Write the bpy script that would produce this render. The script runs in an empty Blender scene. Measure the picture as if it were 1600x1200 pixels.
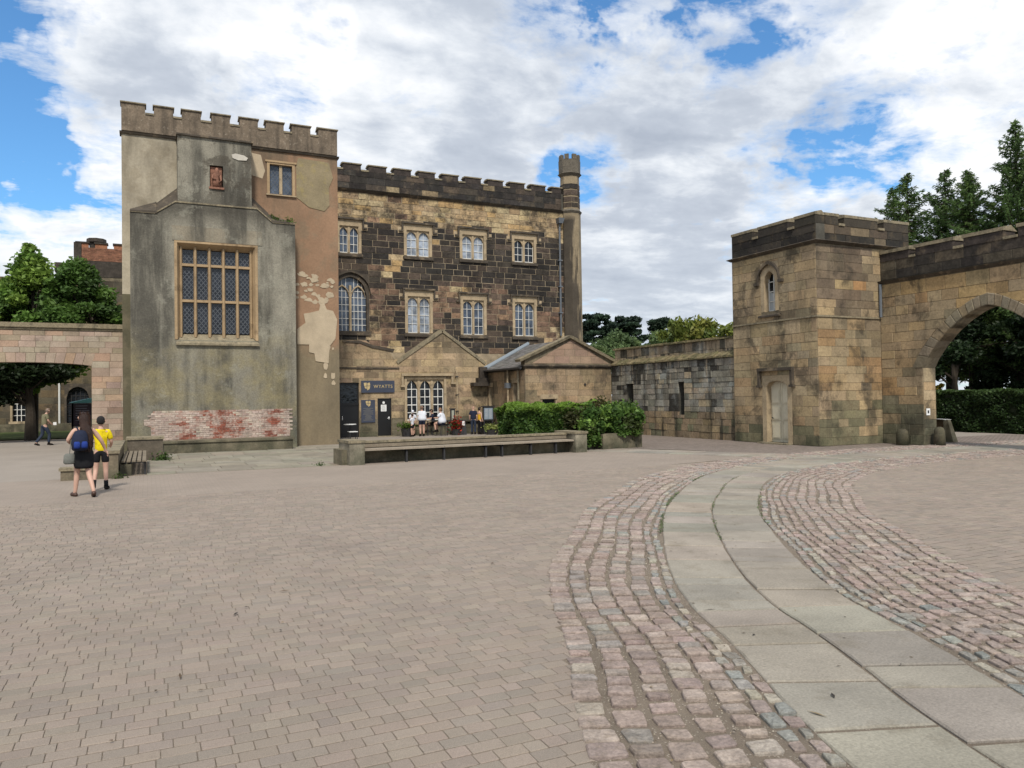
import bpy, bmesh, math, random
import numpy as np
from mathutils import Vector, Matrix, noise as mnoise
R = math.radians
random.seed(7); rng = np.random.default_rng(7)
SC = bpy.context.scene; COL = SC.collection
# ------------------------------------------------------------------ camera, sky, sun, exposure
# world axes: X runs along the long facades (away to the right), Y along the gate wall (away to the left)
cd = bpy.data.cameras.new('camera'); cam = bpy.data.objects.new('camera', cd); COL.objects.link(cam)
cam.location = (0, 0, 1.8)
cd.sensor_width = 36; cd.lens = 36*1202/1600.; cd.clip_start = .05; cd.clip_end = 3000
TH = R(64.6); PITCH = R(.94); ROLL = R(-.8)
Fh = Vector((math.cos(TH), math.sin(TH), 0)); R0 = Vector((math.sin(TH), -math.cos(TH), 0))
FW = Fh*math.cos(PITCH) + Vector((0, 0, math.sin(PITCH))); U0 = -Fh*math.sin(PITCH) + Vector((0, 0, math.cos(PITCH)))
RR = math.cos(ROLL)*R0 + math.sin(ROLL)*U0; UU = -math.sin(ROLL)*R0 + math.cos(ROLL)*U0
M = Matrix((RR, UU, -FW)).transposed().to_4x4(); M.translation = cam.location; cam.matrix_world = M
SC.camera = cam
CAMP = Vector((0, 0, 1.8))
def dirpx(x, y):
    d = (FW + RR*((x-800)/1202.) + UU*((600-y)/1202.)); d.normalize(); return d

W = bpy.data.worlds.new('World'); SC.world = W; W.use_nodes = True
nt = W.node_tree; N = nt.nodes; L = nt.links; N.clear()
SUN_EL = R(50); SUN_AZ = R(-108)      # azimuth of the sun, counter-clockwise from +X: behind and to the right
def nn(tree, t, **k):
    n = tree.nodes.new(t)
    for a, b in k.items(): setattr(n, a, b)
    return n
def mth(tree, op, a, b=None, c=None, clamp=False):
    n = tree.nodes.new('ShaderNodeMath'); n.operation = op; n.use_clamp = clamp
    for i, v in enumerate((a, b, c)):
        if v is None: continue
        if isinstance(v, (int, float)): n.inputs[i].default_value = v
        else: tree.links.new(v, n.inputs[i])
    return n.outputs[0]
def ramp(tree, fac, stops):
    n = tree.nodes.new('ShaderNodeValToRGB'); e = n.color_ramp.elements
    while len(e) < len(stops): e.new(.5)
    for el, (p, c) in zip(e, stops):
        el.position = p; el.color = (c, c, c, 1) if isinstance(c, (int, float)) else (*c, 1)
    tree.links.new(fac, n.inputs[0]); return n.outputs[0]
def mixc(tree, f, a, b, mode='MIX'):
    n = tree.nodes.new('ShaderNodeMix'); n.data_type = 'RGBA'; n.blend_type = mode
    for i, v in ((0, f), (6, a), (7, b)):
        if isinstance(v, (int, float)): n.inputs[i].default_value = v
        elif isinstance(v, tuple): n.inputs[i].default_value = (*v, 1)
        else: tree.links.new(v, n.inputs[i])
    return n.outputs[2]
sky = nn(nt, 'ShaderNodeTexSky', sky_type='NISHITA', sun_disc=False)
sky.sun_elevation = SUN_EL; sky.sun_rotation = math.pi/2 - SUN_AZ
sky.air_density = 1.0; sky.dust_density = .6; sky.ozone_density = 2.2
tc = nn(nt, 'ShaderNodeTexCoord'); sep = nn(nt, 'ShaderNodeSeparateXYZ'); L.new(tc.outputs['Generated'], sep.inputs[0])
zz = mth(nt, 'ADD', mth(nt, 'MAXIMUM', sep.outputs[2], 0.0), .16)
cmb = nn(nt, 'ShaderNodeCombineXYZ')
L.new(mth(nt, 'DIVIDE', sep.outputs[0], zz), cmb.inputs[0]); L.new(mth(nt, 'DIVIDE', sep.outputs[1], zz), cmb.inputs[1])
rotn = nn(nt, 'ShaderNodeMapping'); rotn.inputs['Rotation'].default_value = (0, 0, R(24)); rotn.inputs['Scale'].default_value = (.95, 1.15, 1)
L.new(cmb.outputs[0], rotn.inputs[0])
def noi(tree, vec, sc, det=6, rough=.55, dist=0., w=None):
    n = tree.nodes.new('ShaderNodeTexNoise'); n.inputs['Scale'].default_value = sc; n.inputs['Detail'].default_value = det
    n.inputs['Roughness'].default_value = rough; n.inputs['Distortion'].default_value = dist
    if w is not None: n.noise_dimensions = '4D'; n.inputs['W'].default_value = w
    if vec is not None: tree.links.new(vec, n.inputs['Vector'])
    return n.outputs[0]
big = noi(nt, rotn.outputs[0], 1.1, 5, .5, .2, w=3.1)
fine = noi(nt, rotn.outputs[0], 4.2, 11, .64, .3, w=7.7)
dens = mth(nt, 'ADD', mth(nt, 'MULTIPLY', big, .42), mth(nt, 'MULTIPLY', fine, .58))
wn = nn(nt, 'ShaderNodeTexNoise'); wn.inputs['Scale'].default_value = 4.2; wn.inputs['Detail'].default_value = 6; wn.inputs['Roughness'].default_value = .6; L.new(tc.outputs['Generated'], wn.inputs['Vector'])
w1 = nn(nt, 'ShaderNodeVectorMath', operation='SUBTRACT'); L.new(wn.outputs['Color'], w1.inputs[0]); w1.inputs[1].default_value = (.5, .5, .5)
w2 = nn(nt, 'ShaderNodeVectorMath', operation='MULTIPLY_ADD'); L.new(w1.outputs[0], w2.inputs[0]); w2.inputs[1].default_value = (.42, .42, .22); L.new(tc.outputs['Generated'], w2.inputs[2])
w3 = nn(nt, 'ShaderNodeVectorMath', operation='NORMALIZE'); L.new(w2.outputs[0], w3.inputs[0]); WARP = w3.outputs[0]
# where the cloud sheet opens onto blue and where it is thick (the cloud layout of the day)
def blob(px, py, cosr, amt):
    d = dirpx(px, py); v = nn(nt, 'ShaderNodeVectorMath', operation='DOT_PRODUCT'); L.new(WARP, v.inputs[0])
    v.inputs[1].default_value = d
    t = mth(nt, 'DIVIDE', mth(nt, 'SUBTRACT', v.outputs['Value'], cosr), 1-cosr, clamp=True)
    return mth(nt, 'MULTIPLY', mth(nt, 'POWER', t, .8), amt)
for px, py, rad, amt in ((80, 220, 8, -.17), (-20, 310, 6, -.11), (-250, 150, 12, -.11), (60, 30, 5, -.05), (455, 108, 3.4, -.15), (945, 285, 4.2, -.17), (1080, 65, 4.5, -.14), (1335, 190, 5.0, -.13), (1240, 235, 4, -.09), (760, 255, 5, .05), (600, 60, 14, .07), (1400, 90, 7, .05), (1020, 430, 10, .07), (1150, 300, 8, .04),
                         (150, 100, 4, .10), (170, 290, 3.5, .10), (60, 370, 5, .12), (1000, -250, 14, -.08), (1190, 5, 4, -.08), (250, 60, 5, .08), (330, 200, 5, .04), (5, 420, 3, .1), (10, 160, 4, .09)):
    dens = mth(nt, 'ADD', dens, blob(px, py, math.cos(R(rad)), amt))
cov = ramp(nt, dens, [(.375, 0.), (.43, .6), (.50, 1.)])
# cloud shading: thick parts grey, edges bright
gr = mth(nt, 'ADD', mth(nt, 'MULTIPLY', noi(nt, rotn.outputs[0], 2.0, 7, .58, .4, w=12.3), .6), mth(nt, 'MULTIPLY', noi(nt, rotn.outputs[0], 5.5, 8, .55, .3, w=2.3), .4))
thick = mth(nt, 'ADD', mth(nt, 'MULTIPLY', gr, .75), mth(nt, 'MULTIPLY', dens, .35))
for px, py, rad, amt in ((900, 130, 12, .05), (1180, 300, 9, .05), (640, 120, 9, .04), (1000, 460, 9, .04), (1500, 60, 9, -.06), (420, 40, 9, -.05), (60, 350, 8, -.04)):
    thick = mth(nt, 'ADD', thick, blob(px, py, math.cos(R(rad)), amt))
ccol = ramp(nt, thick, [(.49, (.93, .945, .965)), (.555, (.73, .77, .825)), (.62, (.53, .58, .66)), (.72, (.41, .46, .545))])
hor = ramp(nt, sep.outputs[2], [(.0, .55), (.22, 0.)])
ccol = mixc(nt, hor, ccol, (.60, .67, .75))
b1 = nn(nt, 'ShaderNodeBackground'); b1.inputs[1].default_value = .135
skc = mixc(nt, .8, sky.outputs[0], (.50, .95, 1.22), 'MULTIPLY')
L.new(skc, b1.inputs[0])
b2 = nn(nt, 'ShaderNodeBackground'); b2.inputs[1].default_value = 1.0; L.new(ccol, b2.inputs[0])
mx = nn(nt, 'ShaderNodeMixShader'); L.new(cov, mx.inputs[0]); L.new(b1.outputs[0], mx.inputs[1]); L.new(b2.outputs[0], mx.inputs[2])
wo = nn(nt, 'ShaderNodeOutputWorld'); L.new(mx.outputs[0], wo.inputs[0])
sl = bpy.data.lights.new('sun', 'SUN'); sl.energy = 3.3; sl.angle = R(7); sl.color = (1, .93, .82)
so = bpy.data.objects.new('sun', sl); COL.objects.link(so)
sd = Vector((math.cos(SUN_AZ)*math.cos(SUN_EL), math.sin(SUN_AZ)*math.cos(SUN_EL), math.sin(SUN_EL)))
so.rotation_euler = (-sd).to_track_quat('-Z', 'Y').to_euler(); so.location = sd*60
vs = SC.view_settings; vs.view_transform = 'Standard'; vs.look = 'None'; vs.exposure = 0.16; vs.gamma = 1; vs.use_curve_mapping = False
SC.cycles.max_bounces = 5; SC.cycles.transparent_max_bounces = 6

# ------------------------------------------------------------------ materials
def stuff_mat(name, col=None, rough=.85, var=.25, vs_=2.0, bump=.15, bs=60., fine_=.25, fs=25., spec=.3, extra=None, metal=0., trans=0., stain=None):
    """attribute 'col' (or a flat colour) broken up by soft and fine noise in object space, with fine relief"""
    m = bpy.data.materials.new(name); m.use_nodes = True; t = m.node_tree; p = t.nodes['Principled BSDF']
    g = nn(t, 'ShaderNodeNewGeometry').outputs['Position']
    if col is None: c = nn(t, 'ShaderNodeAttribute', attribute_name='col').outputs['Color']
    else:
        rgb = nn(t, 'ShaderNodeRGB'); rgb.outputs[0].default_value = (*col, 1); c = rgb.outputs[0]
    if extra: c = extra(t, g, c)
    if stain:
        f = ramp(t, noi(t, g, stain[1], 6, .65), [(stain[2]-.06, 0.), (stain[2]+.06, stain[3])])
        c = mixc(t, f, c, stain[0])
    if var: c = mixc(t, 1., c, ramp(t, noi(t, g, vs_, 5, .6), [(.3, 1-var), (.7, 1+var*.6)]), 'MULTIPLY')
    fn = noi(t, g, fs, 5, .7)
    if fine_: c = mixc(t, 1., c, ramp(t, fn, [(.28, 1-fine_), (.72, 1+fine_*.7)]), 'MULTIPLY')
    t.links.new(c, p.inputs['Base Color']); p.inputs['Roughness'].default_value = rough
    p.inputs['Specular IOR Level'].default_value = spec; p.inputs['Metallic'].default_value = metal
    if bump:
        b = nn(t, 'ShaderNodeBump'); b.inputs['Strength'].default_value = bump; b.inputs['Distance'].default_value = .02
        t.links.new(noi(t, g, bs, 6, .7), b.inputs['Height']); t.links.new(b.outputs[0], p.inputs['Normal'])
    if trans:
        tr = nn(t, 'ShaderNodeBsdfTranslucent'); t.links.new(c, tr.inputs[0]); mxs = nn(t, 'ShaderNodeMixShader'); mxs.inputs[0].default_value = trans
        t.links.new(p.outputs[0], mxs.inputs[1]); t.links.new(tr.outputs[0], mxs.inputs[2]); t.links.new(mxs.outputs[0], t.nodes['Material Output'].inputs[0])
    return m
def vgrad(t, g, lo, hi):      # 0 below z=lo, 1 above z=hi
    s = nn(t, 'ShaderNodeSeparateXYZ'); t.links.new(g, s.inputs[0])
    mr = nn(t, 'ShaderNodeMapRange'); mr.inputs[1].default_value = lo; mr.inputs[2].default_value = hi; t.links.new(s.outputs[2], mr.inputs[0]); return mr.outputs[0]
def axis(t, g, i): s = nn(t, 'ShaderNodeSeparateXYZ'); t.links.new(g, s.inputs[0]); return s.outputs[i]
def streaks(t, g, sx, sz, w=0.):
    mp = nn(t, 'ShaderNodeMapping'); mp.inputs['Scale'].default_value = (sx, sx, sz); mp.inputs['Location'].default_value = (w, w, w); t.links.new(g, mp.inputs[0])
    return noi(t, mp.outputs[0], 1., 6, .6)
def weather_old(t, g, c):      # algae near the ground and runs of soot
    s = ramp(t, streaks(t, g, 2.2, .35), [(.50, 0.), (.70, .55)])
    c = mixc(t, s, c, (.05, .045, .035))
    c = mixc(t, ramp(t, noi(t, g, .75, 9, .68, .3), [(.52, 0.), (.60, .68)]), c, (.05, .042, .032)); c = mixc(t, ramp(t, noi(t, g, 2.6, 8, .7), [(.54, 0.), (.64, .5)]), c, (.10, .075, .045))
    f = mth(t, 'MULTIPLY', mth(t, 'SUBTRACT', 1., vgrad(t, g, .05, 1.3)), ramp(t, noi(t, g, 1.6, 5, .6), [(.35, .1), (.62, .75)]))
    return mixc(t, f, c, (.045, .052, .03))
M_STONE = stuff_mat('weathered_sandstone', extra=weather_old, var=.3, vs_=1.3, fine_=.3, fs=14, bump=.5, bs=26)
M_HALL = stuff_mat('sooty_sandstone', var=.38, vs_=2.6, fine_=.42, fs=11, bump=.5, bs=24,
                   extra=lambda t, g, c: mixc(t, ramp(t, mth(t, 'ADD', mth(t, 'MULTIPLY', noi(t, g, 2.3, 8, .72), .6), mth(t, 'MULTIPLY', noi(t, g, .45, 5, .6), .4)), [(.49, 0.), (.58, .8)]), c, (.02, .017, .015)))
def ruin_x(t, g, c):
    c = mixc(t, ramp(t, streaks(t, g, 3.0, .28, 4.), [(.54, 0.), (.64, .8)]), c, (.035, .032, .025))
    up = mth(t, 'MULTIPLY', vgrad(t, g, 1.6, 3.0), ramp(t, streaks(t, g, 4.2, .16, 9.), [(.56, 0.), (.62, .75)]))
    c = mixc(t, up, c, (.42, .34, .24))
    lo = mth(t, 'MULTIPLY', vgrad(t, g, .5, 2.0), ramp(t, noi(t, g, 1.3, 6, .7), [(.50, 0.), (.66, .55)]))
    return mixc(t, lo, c, (.30, .32, .31))
M_RUIN = stuff_mat('ruined_wall_stone', extra=ruin_x, var=.35, vs_=2.2, fine_=.4, fs=12, bump=.6, bs=22)
M_PINK = stuff_mat('pink_sandstone', var=.22, vs_=1.2, fine_=.2, fs=16, bump=.3, bs=30, stain=((.09, .08, .065), 1.1, .62, .45))
M_MORTAR_L = stuff_mat('lime_mortar', (.33, .265, .18), var=.5, fine_=.3, bump=.4)
M_MORTAR_M = stuff_mat('old_mortar', (.20, .165, .11), extra=weather_old, var=.3, fine_=.3, bump=.4)
M_MORTAR_D = stuff_mat('dark_mortar', (.09, .085, .07), var=.35, fine_=.3, bump=.4)
M_DARKSTONE = stuff_mat('soot_black_stone', var=.5, vs_=3., fine_=.45, fs=10, bump=.5, bs=22, stain=((.17, .13, .085), 1.7, .60, .5))
M_DARKFLAT = stuff_mat('sooty_block', (.055, .045, .036), var=.5, vs_=3., fine_=.4, fs=10, bump=.5, bs=22)
M_TRIM = stuff_mat('dressed_stone', (.40, .315, .205), var=.3, vs_=1.5, fine_=.2, fs=20, bump=.2, stain=((.07, .06, .045), 2.2, .60, .5))
M_TRIMY = stuff_mat('golden_dressed_stone', (.37, .265, .155), var=.25, vs_=1.2, fine_=.2, fs=20, bump=.2, stain=((.12, .08, .045), 1.8, .62, .6))
M_TRIMD = stuff_mat('sooty_moulding', (.075, .062, .048), var=.4, vs_=2., fine_=.3, bump=.3, stain=((.26, .2, .13), 2.6, .60, .6))
M_COPE = stuff_mat('lichened_coping', (.29, .245, .165), var=.4, vs_=2.5, fine_=.4, fs=16, bump=.5, stain=((.06, .055, .04), 2.5, .55, .7))
def pier_x(t, g, c):
    c = mixc(t, ramp(t, streaks(t, g, 1.3, .16), [(.41, 0.), (.56, .9)]), c, (.085, .08, .066))
    c = mixc(t, ramp(t, streaks(t, g, 2.6, .2, 6.), [(.56, 0.), (.68, .6)]), c, (.30, .285, .23))
    x = axis(t, g, 0)
    mid = mth(t, 'MULTIPLY', ramp(t, x, [(0., 0.), (.02, 0.)]), 1.)
    low = mth(t, 'MULTIPLY', mth(t, 'SUBTRACT', 1., vgrad(t, g, 3.2, 4.6)), ramp(t, noi(t, g, .9, 5, .6), [(.4, 0.), (.62, .85)]))
    c = mixc(t, low, c, (.215, .185, .105))
    bt = mth(t, 'MULTIPLY', mth(t, 'SUBTRACT', 1., vgrad(t, g, .1, 1.3)), .6)
    c = mixc(t, bt, c, (.10, .11, .085))
    top = mth(t, 'MULTIPLY', vgrad(t, g, 8.0, 8.7), mth(t, 'SUBTRACT', 1., vgrad(t, g, 8.7, 9.6)))
    c = mixc(t, mth(t, 'MULTIPLY', top, .75), c, (.05, .045, .036))
    bl = mth(t, 'MULTIPLY', vgrad(t, g, 8.9, 9.4), ramp(t, noi(t, g, 1.5, 6, .65), [(.50, 0.), (.56, .75)])); c = mixc(t, bl, c, (.075, .065, .05))
    wl_ = ramp(t, noi(t, g, 1.15, 7, .7, .3), [(.56, 0.), (.62, .5)]); c = mixc(t, wl_, c, (.27, .26, .21))
    sp = nn(t, 'ShaderNodeTexVoronoi'); sp.inputs['Scale'].default_value = 9.; t.links.new(g, sp.inputs['Vector'])
    s2 = mth(t, 'MULTIPLY', ramp(t, sp.outputs['Distance'], [(.05, 1.), (.16, 0.)]), ramp(t, noi(t, g, .8, 3, .5), [(.45, 0.), (.65, .55)]))
    return mixc(t, s2, c, (.4, .39, .34))
M_PIER = stuff_mat('grey_roughcast', (.26, .243, .195), extra=pier_x, var=.35, vs_=.9, fine_=.35, fs=22, bump=.6, bs=45)
def tower_x(t, g, c):
    x = axis(t, g, 0); z = axis(t, g, 2)
    wob = mth(t, 'MULTIPLY', mth(t, 'SUBTRACT', noi(t, g, .9, 6, .6), .5), 1.6)
    right = mth(t, 'GREATER_THAN', x, 2.5)
    c = mixc(t, right, c, (.275, .17, .105))
    zn = mth(t, 'ADD', z, wob)
    low = mth(t, 'MULTIPLY', right, mth(t, 'SUBTRACT', 1., ramp(t, mth(t, 'MULTIPLY', zn, .1), [(.36, 0.), (.42, 1.)])))
    c = mixc(t, low, c, (.225, .18, .115))
    lowl = mth(t, 'MULTIPLY', mth(t, 'SUBTRACT', 1., right), mth(t, 'LESS_THAN', z, 5.65))
    c = mixc(t, lowl, c, (.105, .095, .06))
    c = mixc(t, ramp(t, streaks(t, g, 1.1, .25, 2.), [(.46, 0.), (.66, .6)]), c, (.12, .10, .07)); c = mixc(t, ramp(t, noi(t, g, .8, 8, .68, .4), [(.52, 0.), (.60, .4)]), c, (.20, .165, .11))
    up = mth(t, 'MULTIPLY', vgrad(t, g, 9.8, 11.4), ramp(t, streaks(t, g, 1.6, .3, 8.), [(.47, 0.), (.66, .6)]))
    return mixc(t, up, c, (.085, .07, .05))
M_TOWER = stuff_mat('lime_render', (.40, .355, .27), extra=tower_x, var=.2, vs_=.7, fine_=.16, fs=16, bump=.3, bs=40)
def para_x(t, g, c):
    c = mixc(t, ramp(t, streaks(t, g, 4., .5, 2.), [(.46, 0.), (.66, .75)]), c, (.075, .06, .045))
    return mixc(t, ramp(t, noi(t, g, 7, 4, .7), [(.58, 0.), (.68, .5)]), c, (.42, .36, .28))
M_PARA = stuff_mat('stained_parapet_render', (.185, .145, .105), extra=para_x, var=.3, fine_=.35, fs=18, bump=.6, bs=36)
def flat(name, col, rough=.5, var=.0, bump=0., fine_=.1, spec=.4, metal=0., fs=25., **k): return stuff_mat(name, col, rough, var, 2., bump, 60, fine_, fs, spec, None, metal, **k)
M_LEAD = flat('lead_grey', (.12, .135, .155), .5)
M_CAME = flat('lead_came', (.13, .14, .15), .55)
M_WHITE = flat('white_paint', (.68, .68, .65), .5)
M_CREAM = flat('cream_door_paint', (.60, .55, .42), .5, var=.12)
M_BLACK = flat('black_paint', (.012, .012, .013), .35)
M_NAVY = flat('navy_sign', (.045, .055, .085), .5, var=.1)
M_GOLD = flat('gold_letter', (.50, .39, .20), .5)
M_IRON = flat('dark_iron', (.03, .03, .032), .5)
M_PAPER = flat('white_paper', (.75, .76, .76), .6)
M_WOOD = stuff_mat('weathered_wood', (.21, .175, .13), var=.25, vs_=3., fine_=.35, fs=40, bump=.4, bs=70)
M_CONC = stuff_mat('mossy_concrete', (.21, .18, .125), extra=weather_old, var=.35, vs_=1.8, fine_=.3, fs=30, bump=.4, bs=60)
M_SLATE = stuff_mat('roof_slate', None, .6, .25, 2., .3, 40, .3, 20., .4)
M_COL = stuff_mat('painted_col', None, .7, .05, 2., 0, 40, .12, 20.)
def glass(name, col, rough=.12):
    m = bpy.data.materials.new(name); m.use_nodes = True; t = m.node_tree; p = t.nodes['Principled BSDF']
    g = nn(t, 'ShaderNodeNewGeometry').outputs['Position']
    rgb = nn(t, 'ShaderNodeRGB'); rgb.outputs[0].default_value = (*col, 1)
    c = mixc(t, 1., rgb.outputs[0], ramp(t, noi(t, g, 2.5, 4, .6), [(.35, .45), (.65, 1.4)]), 'MULTIPLY')
    t.links.new(c, p.inputs['Base Color']); p.inputs['Roughness'].default_value = rough; p.inputs['Specular IOR Level'].default_value = .45
    b = nn(t, 'ShaderNodeBump'); b.inputs['Strength'].default_value = .5; b.inputs['Distance'].default_value = .02
    t.links.new(noi(t, g, 6, 3, .5), b.inputs['Height']); t.links.new(b.outputs[0], p.inputs['Normal'])
    return m
G_DARK = glass('dark_window_glass', (.012, .015, .02)); G_BLUE = glass('blue_grey_window_glass', (.07, .09, .125), .2)
G_BLIND = glass('glass_over_white_blind', (.27, .31, .37), .3); G_LEADED = glass('leaded_glass', (.012, .015, .022), .1)
M_LEAF = stuff_mat('leaf', None, .55, .3, .9, 0, 40, .15, 8., .3, trans=.4)
M_PAVER = stuff_mat('concrete_block_paver', None, .92, .09, .8, .5, 150, .34, 170., .2, stain=((.21, .178, .145), 2.2, .62, .25))
M_SETT = stuff_mat('granite_sett', None, .85, .28, 9., 1., 34, .38, 45., .3, stain=((.25, .2, .15), 14., .60, .45))
M_FLAG = stuff_mat('york_flagstone', None, .85, .24, 1.1, .5, 45, .28, 60., .3, stain=((.17, .145, .105), 2.6, .60, .4))
def grime(t, g, c): return mixc(t, ramp(t, noi(t, g, .35, 7, .65), [(.45, 0.), (.62, .3)]), c, (.17, .145, .12))
def sand_x(t, g, c):
    v = nn(t, 'ShaderNodeTexVoronoi'); v.inputs['Scale'].default_value = 75.; t.links.new(g, v.inputs['Vector'])
    hs = nn(t, 'ShaderNodeSeparateColor'); t.links.new(v.outputs['Color'], hs.inputs[0])
    f = mth(t, 'MULTIPLY', mth(t, 'GREATER_THAN', hs.outputs[0], .86), mth(t, 'LESS_THAN', v.outputs['Distance'], .42))
    return mixc(t, f, c, (.42, .37, .31))
M_SAND = stuff_mat('sandy_grit', (.235, .192, .148), extra=sand_x, var=.25, vs_=1.5, fine_=.4, fs=120, bump=.8, bs=180)
M_GRAVEL = stuff_mat('fine_gravel', (.285, .25, .215), var=.12, vs_=.5, fine_=.25, fs=60, bump=.3, bs=120)
M_LAWN = stuff_mat('lawn_turf', (.06, .085, .022), var=.3, vs_=.7, fine_=.3, fs=40, bump=.3)
M_EARTH = stuff_mat('bare_earth', (.13, .11, .08), var=.3, vs_=.3, fine_=.3)
def brickmat(name, c1, c2, mortar, bw, bh, ms, rot=0.):
    def ex(t, g, c):
        mp = nn(t, 'ShaderNodeMapping'); mp.inputs['Rotation'].default_value = (0, 0, rot); t.links.new(g, mp.inputs[0])
        b = nn(t, 'ShaderNodeTexBrick'); b.offset = .5; t.links.new(mp.outputs[0], b.inputs['Vector'])
        b.inputs['Color1'].default_value = (*c1, 1); b.inputs['Color2'].default_value = (*c2, 1); b.inputs['Mortar'].default_value = (*mortar, 1)
        b.inputs['Scale'].default_value = 1.; b.inputs['Mortar Size'].default_value = ms; b.inputs['Brick Width'].default_value = bw; b.inputs['Row Height'].default_value = bh
        b.inputs['Mortar Smooth'].default_value = .3
        return b.outputs[0]
    return stuff_mat(name, (1, 1, 1), extra=ex, var=.12, vs_=.5, fine_=.22, fs=50, bump=.2, bs=100)
M_PAVEFAR = brickmat('far_block_paving', (.292, .244, .204), (.268, .226, .19), (.215, .178, .145), .17, .112, .005)
M_COBFAR = brickmat('far_setts', (.27, .22, .20), (.18, .15, .135), (.13, .11, .085), .16, .13, .02, .5)

# ------------------------------------------------------------------ mesh helpers
class MB:
    def __init__(s): s.v = []; s.f = []; s.c = []
    def quad(s, pts, col=(.5, .5, .5)):
        i = len(s.v); s.v += [tuple(p) for p in pts]; s.f.append(tuple(range(i, i+len(pts)))); s.c.append(col)
    def mesh8(s, p, col=(.5, .5, .5)):   # p: 4 bottom ccw, 4 top
        i = len(s.v); s.v += [tuple(q) for q in p]
        for f in ((3, 2, 1, 0), (4, 5, 6, 7), (0, 1, 5, 4), (1, 2, 6, 5), (2, 3, 7, 6), (3, 0, 4, 7)): s.f.append(tuple(i+k for k in f)); s.c.append(col)
    def box(s, x0, x1, y0, y1, z0, z1, col=(.5, .5, .5)):
        s.mesh8([(x0, y0, z0), (x1, y0, z0), (x1, y1, z0), (x0, y1, z0), (x0, y0, z1), (x1, y0, z1), (x1, y1, z1), (x0, y1, z1)], col)
    def fbox(s, F, u0, u1, z0, z1, n0, n1, col=(.5, .5, .5)):   # box in a wall frame, n outward
        s.mesh8([F(u0, z0, n1), F(u1, z0, n1), F(u1, z0, n0), F(u0, z0, n0), F(u0, z1, n1), F(u1, z1, n1), F(u1, z1, n0), F(u0, z1, n0)], col)
    def prism(s, F, poly, n0, n1, col=(.5, .5, .5)):             # ccw polygon (u,z) seen from outside
        k = len(poly); i = len(s.v)
        s.v += [tuple(F(u, z, n1)) for u, z in poly] + [tuple(F(u, z, n0)) for u, z in poly]
        s.f.append(tuple(range(i, i+k))); s.f.append(tuple(range(i+2*k-1, i+k-1, -1))); s.c += [col]*2
        for a in range(k): b = (a+1) % k; s.f.append((i+a, i+k+a, i+k+b, i+b)); s.c.append(col)
    def stone(s, F, poly, n0, n1, ch, col):                       # prism with chamfered front edge, slightly uneven
        k = len(poly); cu = sum(p[0] for p in poly)/k; cz = sum(p[1] for p in poly)/k; i = len(s.v)
        def sh(p, d):
            du, dz = cu-p[0], cz-p[1]; l = math.hypot(du, dz) or 1; return (p[0]+du/l*d*1.3, p[1]+dz/l*d*1.3)
        s.v += [tuple(F(u, z, n0)) for u, z in poly] + [tuple(F(u, z, n1-ch)) for u, z in poly]
        s.v += [tuple(F(*sh(p, ch), n1+random.uniform(-.003, .003))) for p in poly]
        for r in (0, k):
            for a in range(k): b = (a+1) % k; s.f.append((i+r+a, i+r+b, i+r+k+b, i+r+k+a)); s.c.append(col)
        s.f.append(tuple(i+2*k+a for a in range(k))); s.c.append(col)
    def tube(s, pts, rad, n=8, col=(.5, .5, .5), caps=True):
        pts = [Vector(p) for p in pts]; rad = rad if isinstance(rad, (list, tuple)) else [rad]*len(pts); i0 = len(s.v)
        for j, p in enumerate(pts):
            d = (pts[min(j+1, len(pts)-1)]-pts[max(j-1, 0)]).normalized()
            a = d.cross(Vector((0, 0, 1)) if abs(d.z) < .9 else Vector((1, 0, 0))).normalized(); b = d.cross(a)
            for q in range(n):
                t = 2*math.pi*q/n; s.v.append(tuple(p + (a*math.cos(t)+b*math.sin(t))*rad[j]))
        for j in range(len(pts)-1):
            for q in range(n):
                r = (q+1) % n; s.f.append((i0+j*n+q, i0+j*n+r, i0+(j+1)*n+r, i0+(j+1)*n+q)); s.c.append(col)
        if caps:
            s.f.append(tuple(i0+q for q in range(n))[::-1]); s.f.append(tuple(i0+(len(pts)-1)*n+q for q in range(n))); s.c += [col]*2
    def rings(s, rg, n=14, col=(.5, .5, .5), ph=0.):   # rg: (cx,cy,cz,rx,ry[,tilt]) horizontal rings bottom to top
        i0 = len(s.v)
        for r in rg:
            cx, cy, cz, rx, ry = r[:5]; tl = r[5] if len(r) > 5 else 0
            for q in range(n):
                t = 2*math.pi*(q+ph)/n; s.v.append((cx+rx*math.cos(t), cy+ry*math.sin(t), cz+tl*ry*math.sin(t)))
        for j in range(len(rg)-1):
            for q in range(n):
                r = (q+1) % n; s.f.append((i0+j*n+q, i0+j*n+r, i0+(j+1)*n+r, i0+(j+1)*n+q)); s.c.append(col)
        s.f.append(tuple(i0+q for q in range(n))[::-1]); s.f.append(tuple(i0+(len(rg)-1)*n+q for q in range(n))); s.c += [col]*2
    def build(s, name, mat, parent=None, smooth=False, kind=None, label=None):
        me = bpy.data.meshes.new(name); me.from_pydata(s.v, [], s.f)
        at = me.attributes.new('col', 'FLOAT_COLOR', 'FACE')
        at.data.foreach_set('color', np.array([(*c, 1.) for c in s.c], np.float32).ravel())
        if smooth: me.polygons.foreach_set('use_smooth', [True]*len(me.polygons))
        me.materials.append(mat)
        return link(name, me, parent, kind, label)
LOCAL = set()      # things whose parts are modelled about their own origin
def link(name, me, parent=None, kind=None, label=None):
    o = bpy.data.objects.new(name, me); COL.objects.link(o)
    if parent is not None:
        o.parent = parent
        if parent.parent is None and parent.name not in LOCAL: o.matrix_parent_inverse = Matrix.Translation(-parent.location)
    if kind: o['kind'] = kind
    if label: o['label'] = label
    return o
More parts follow.
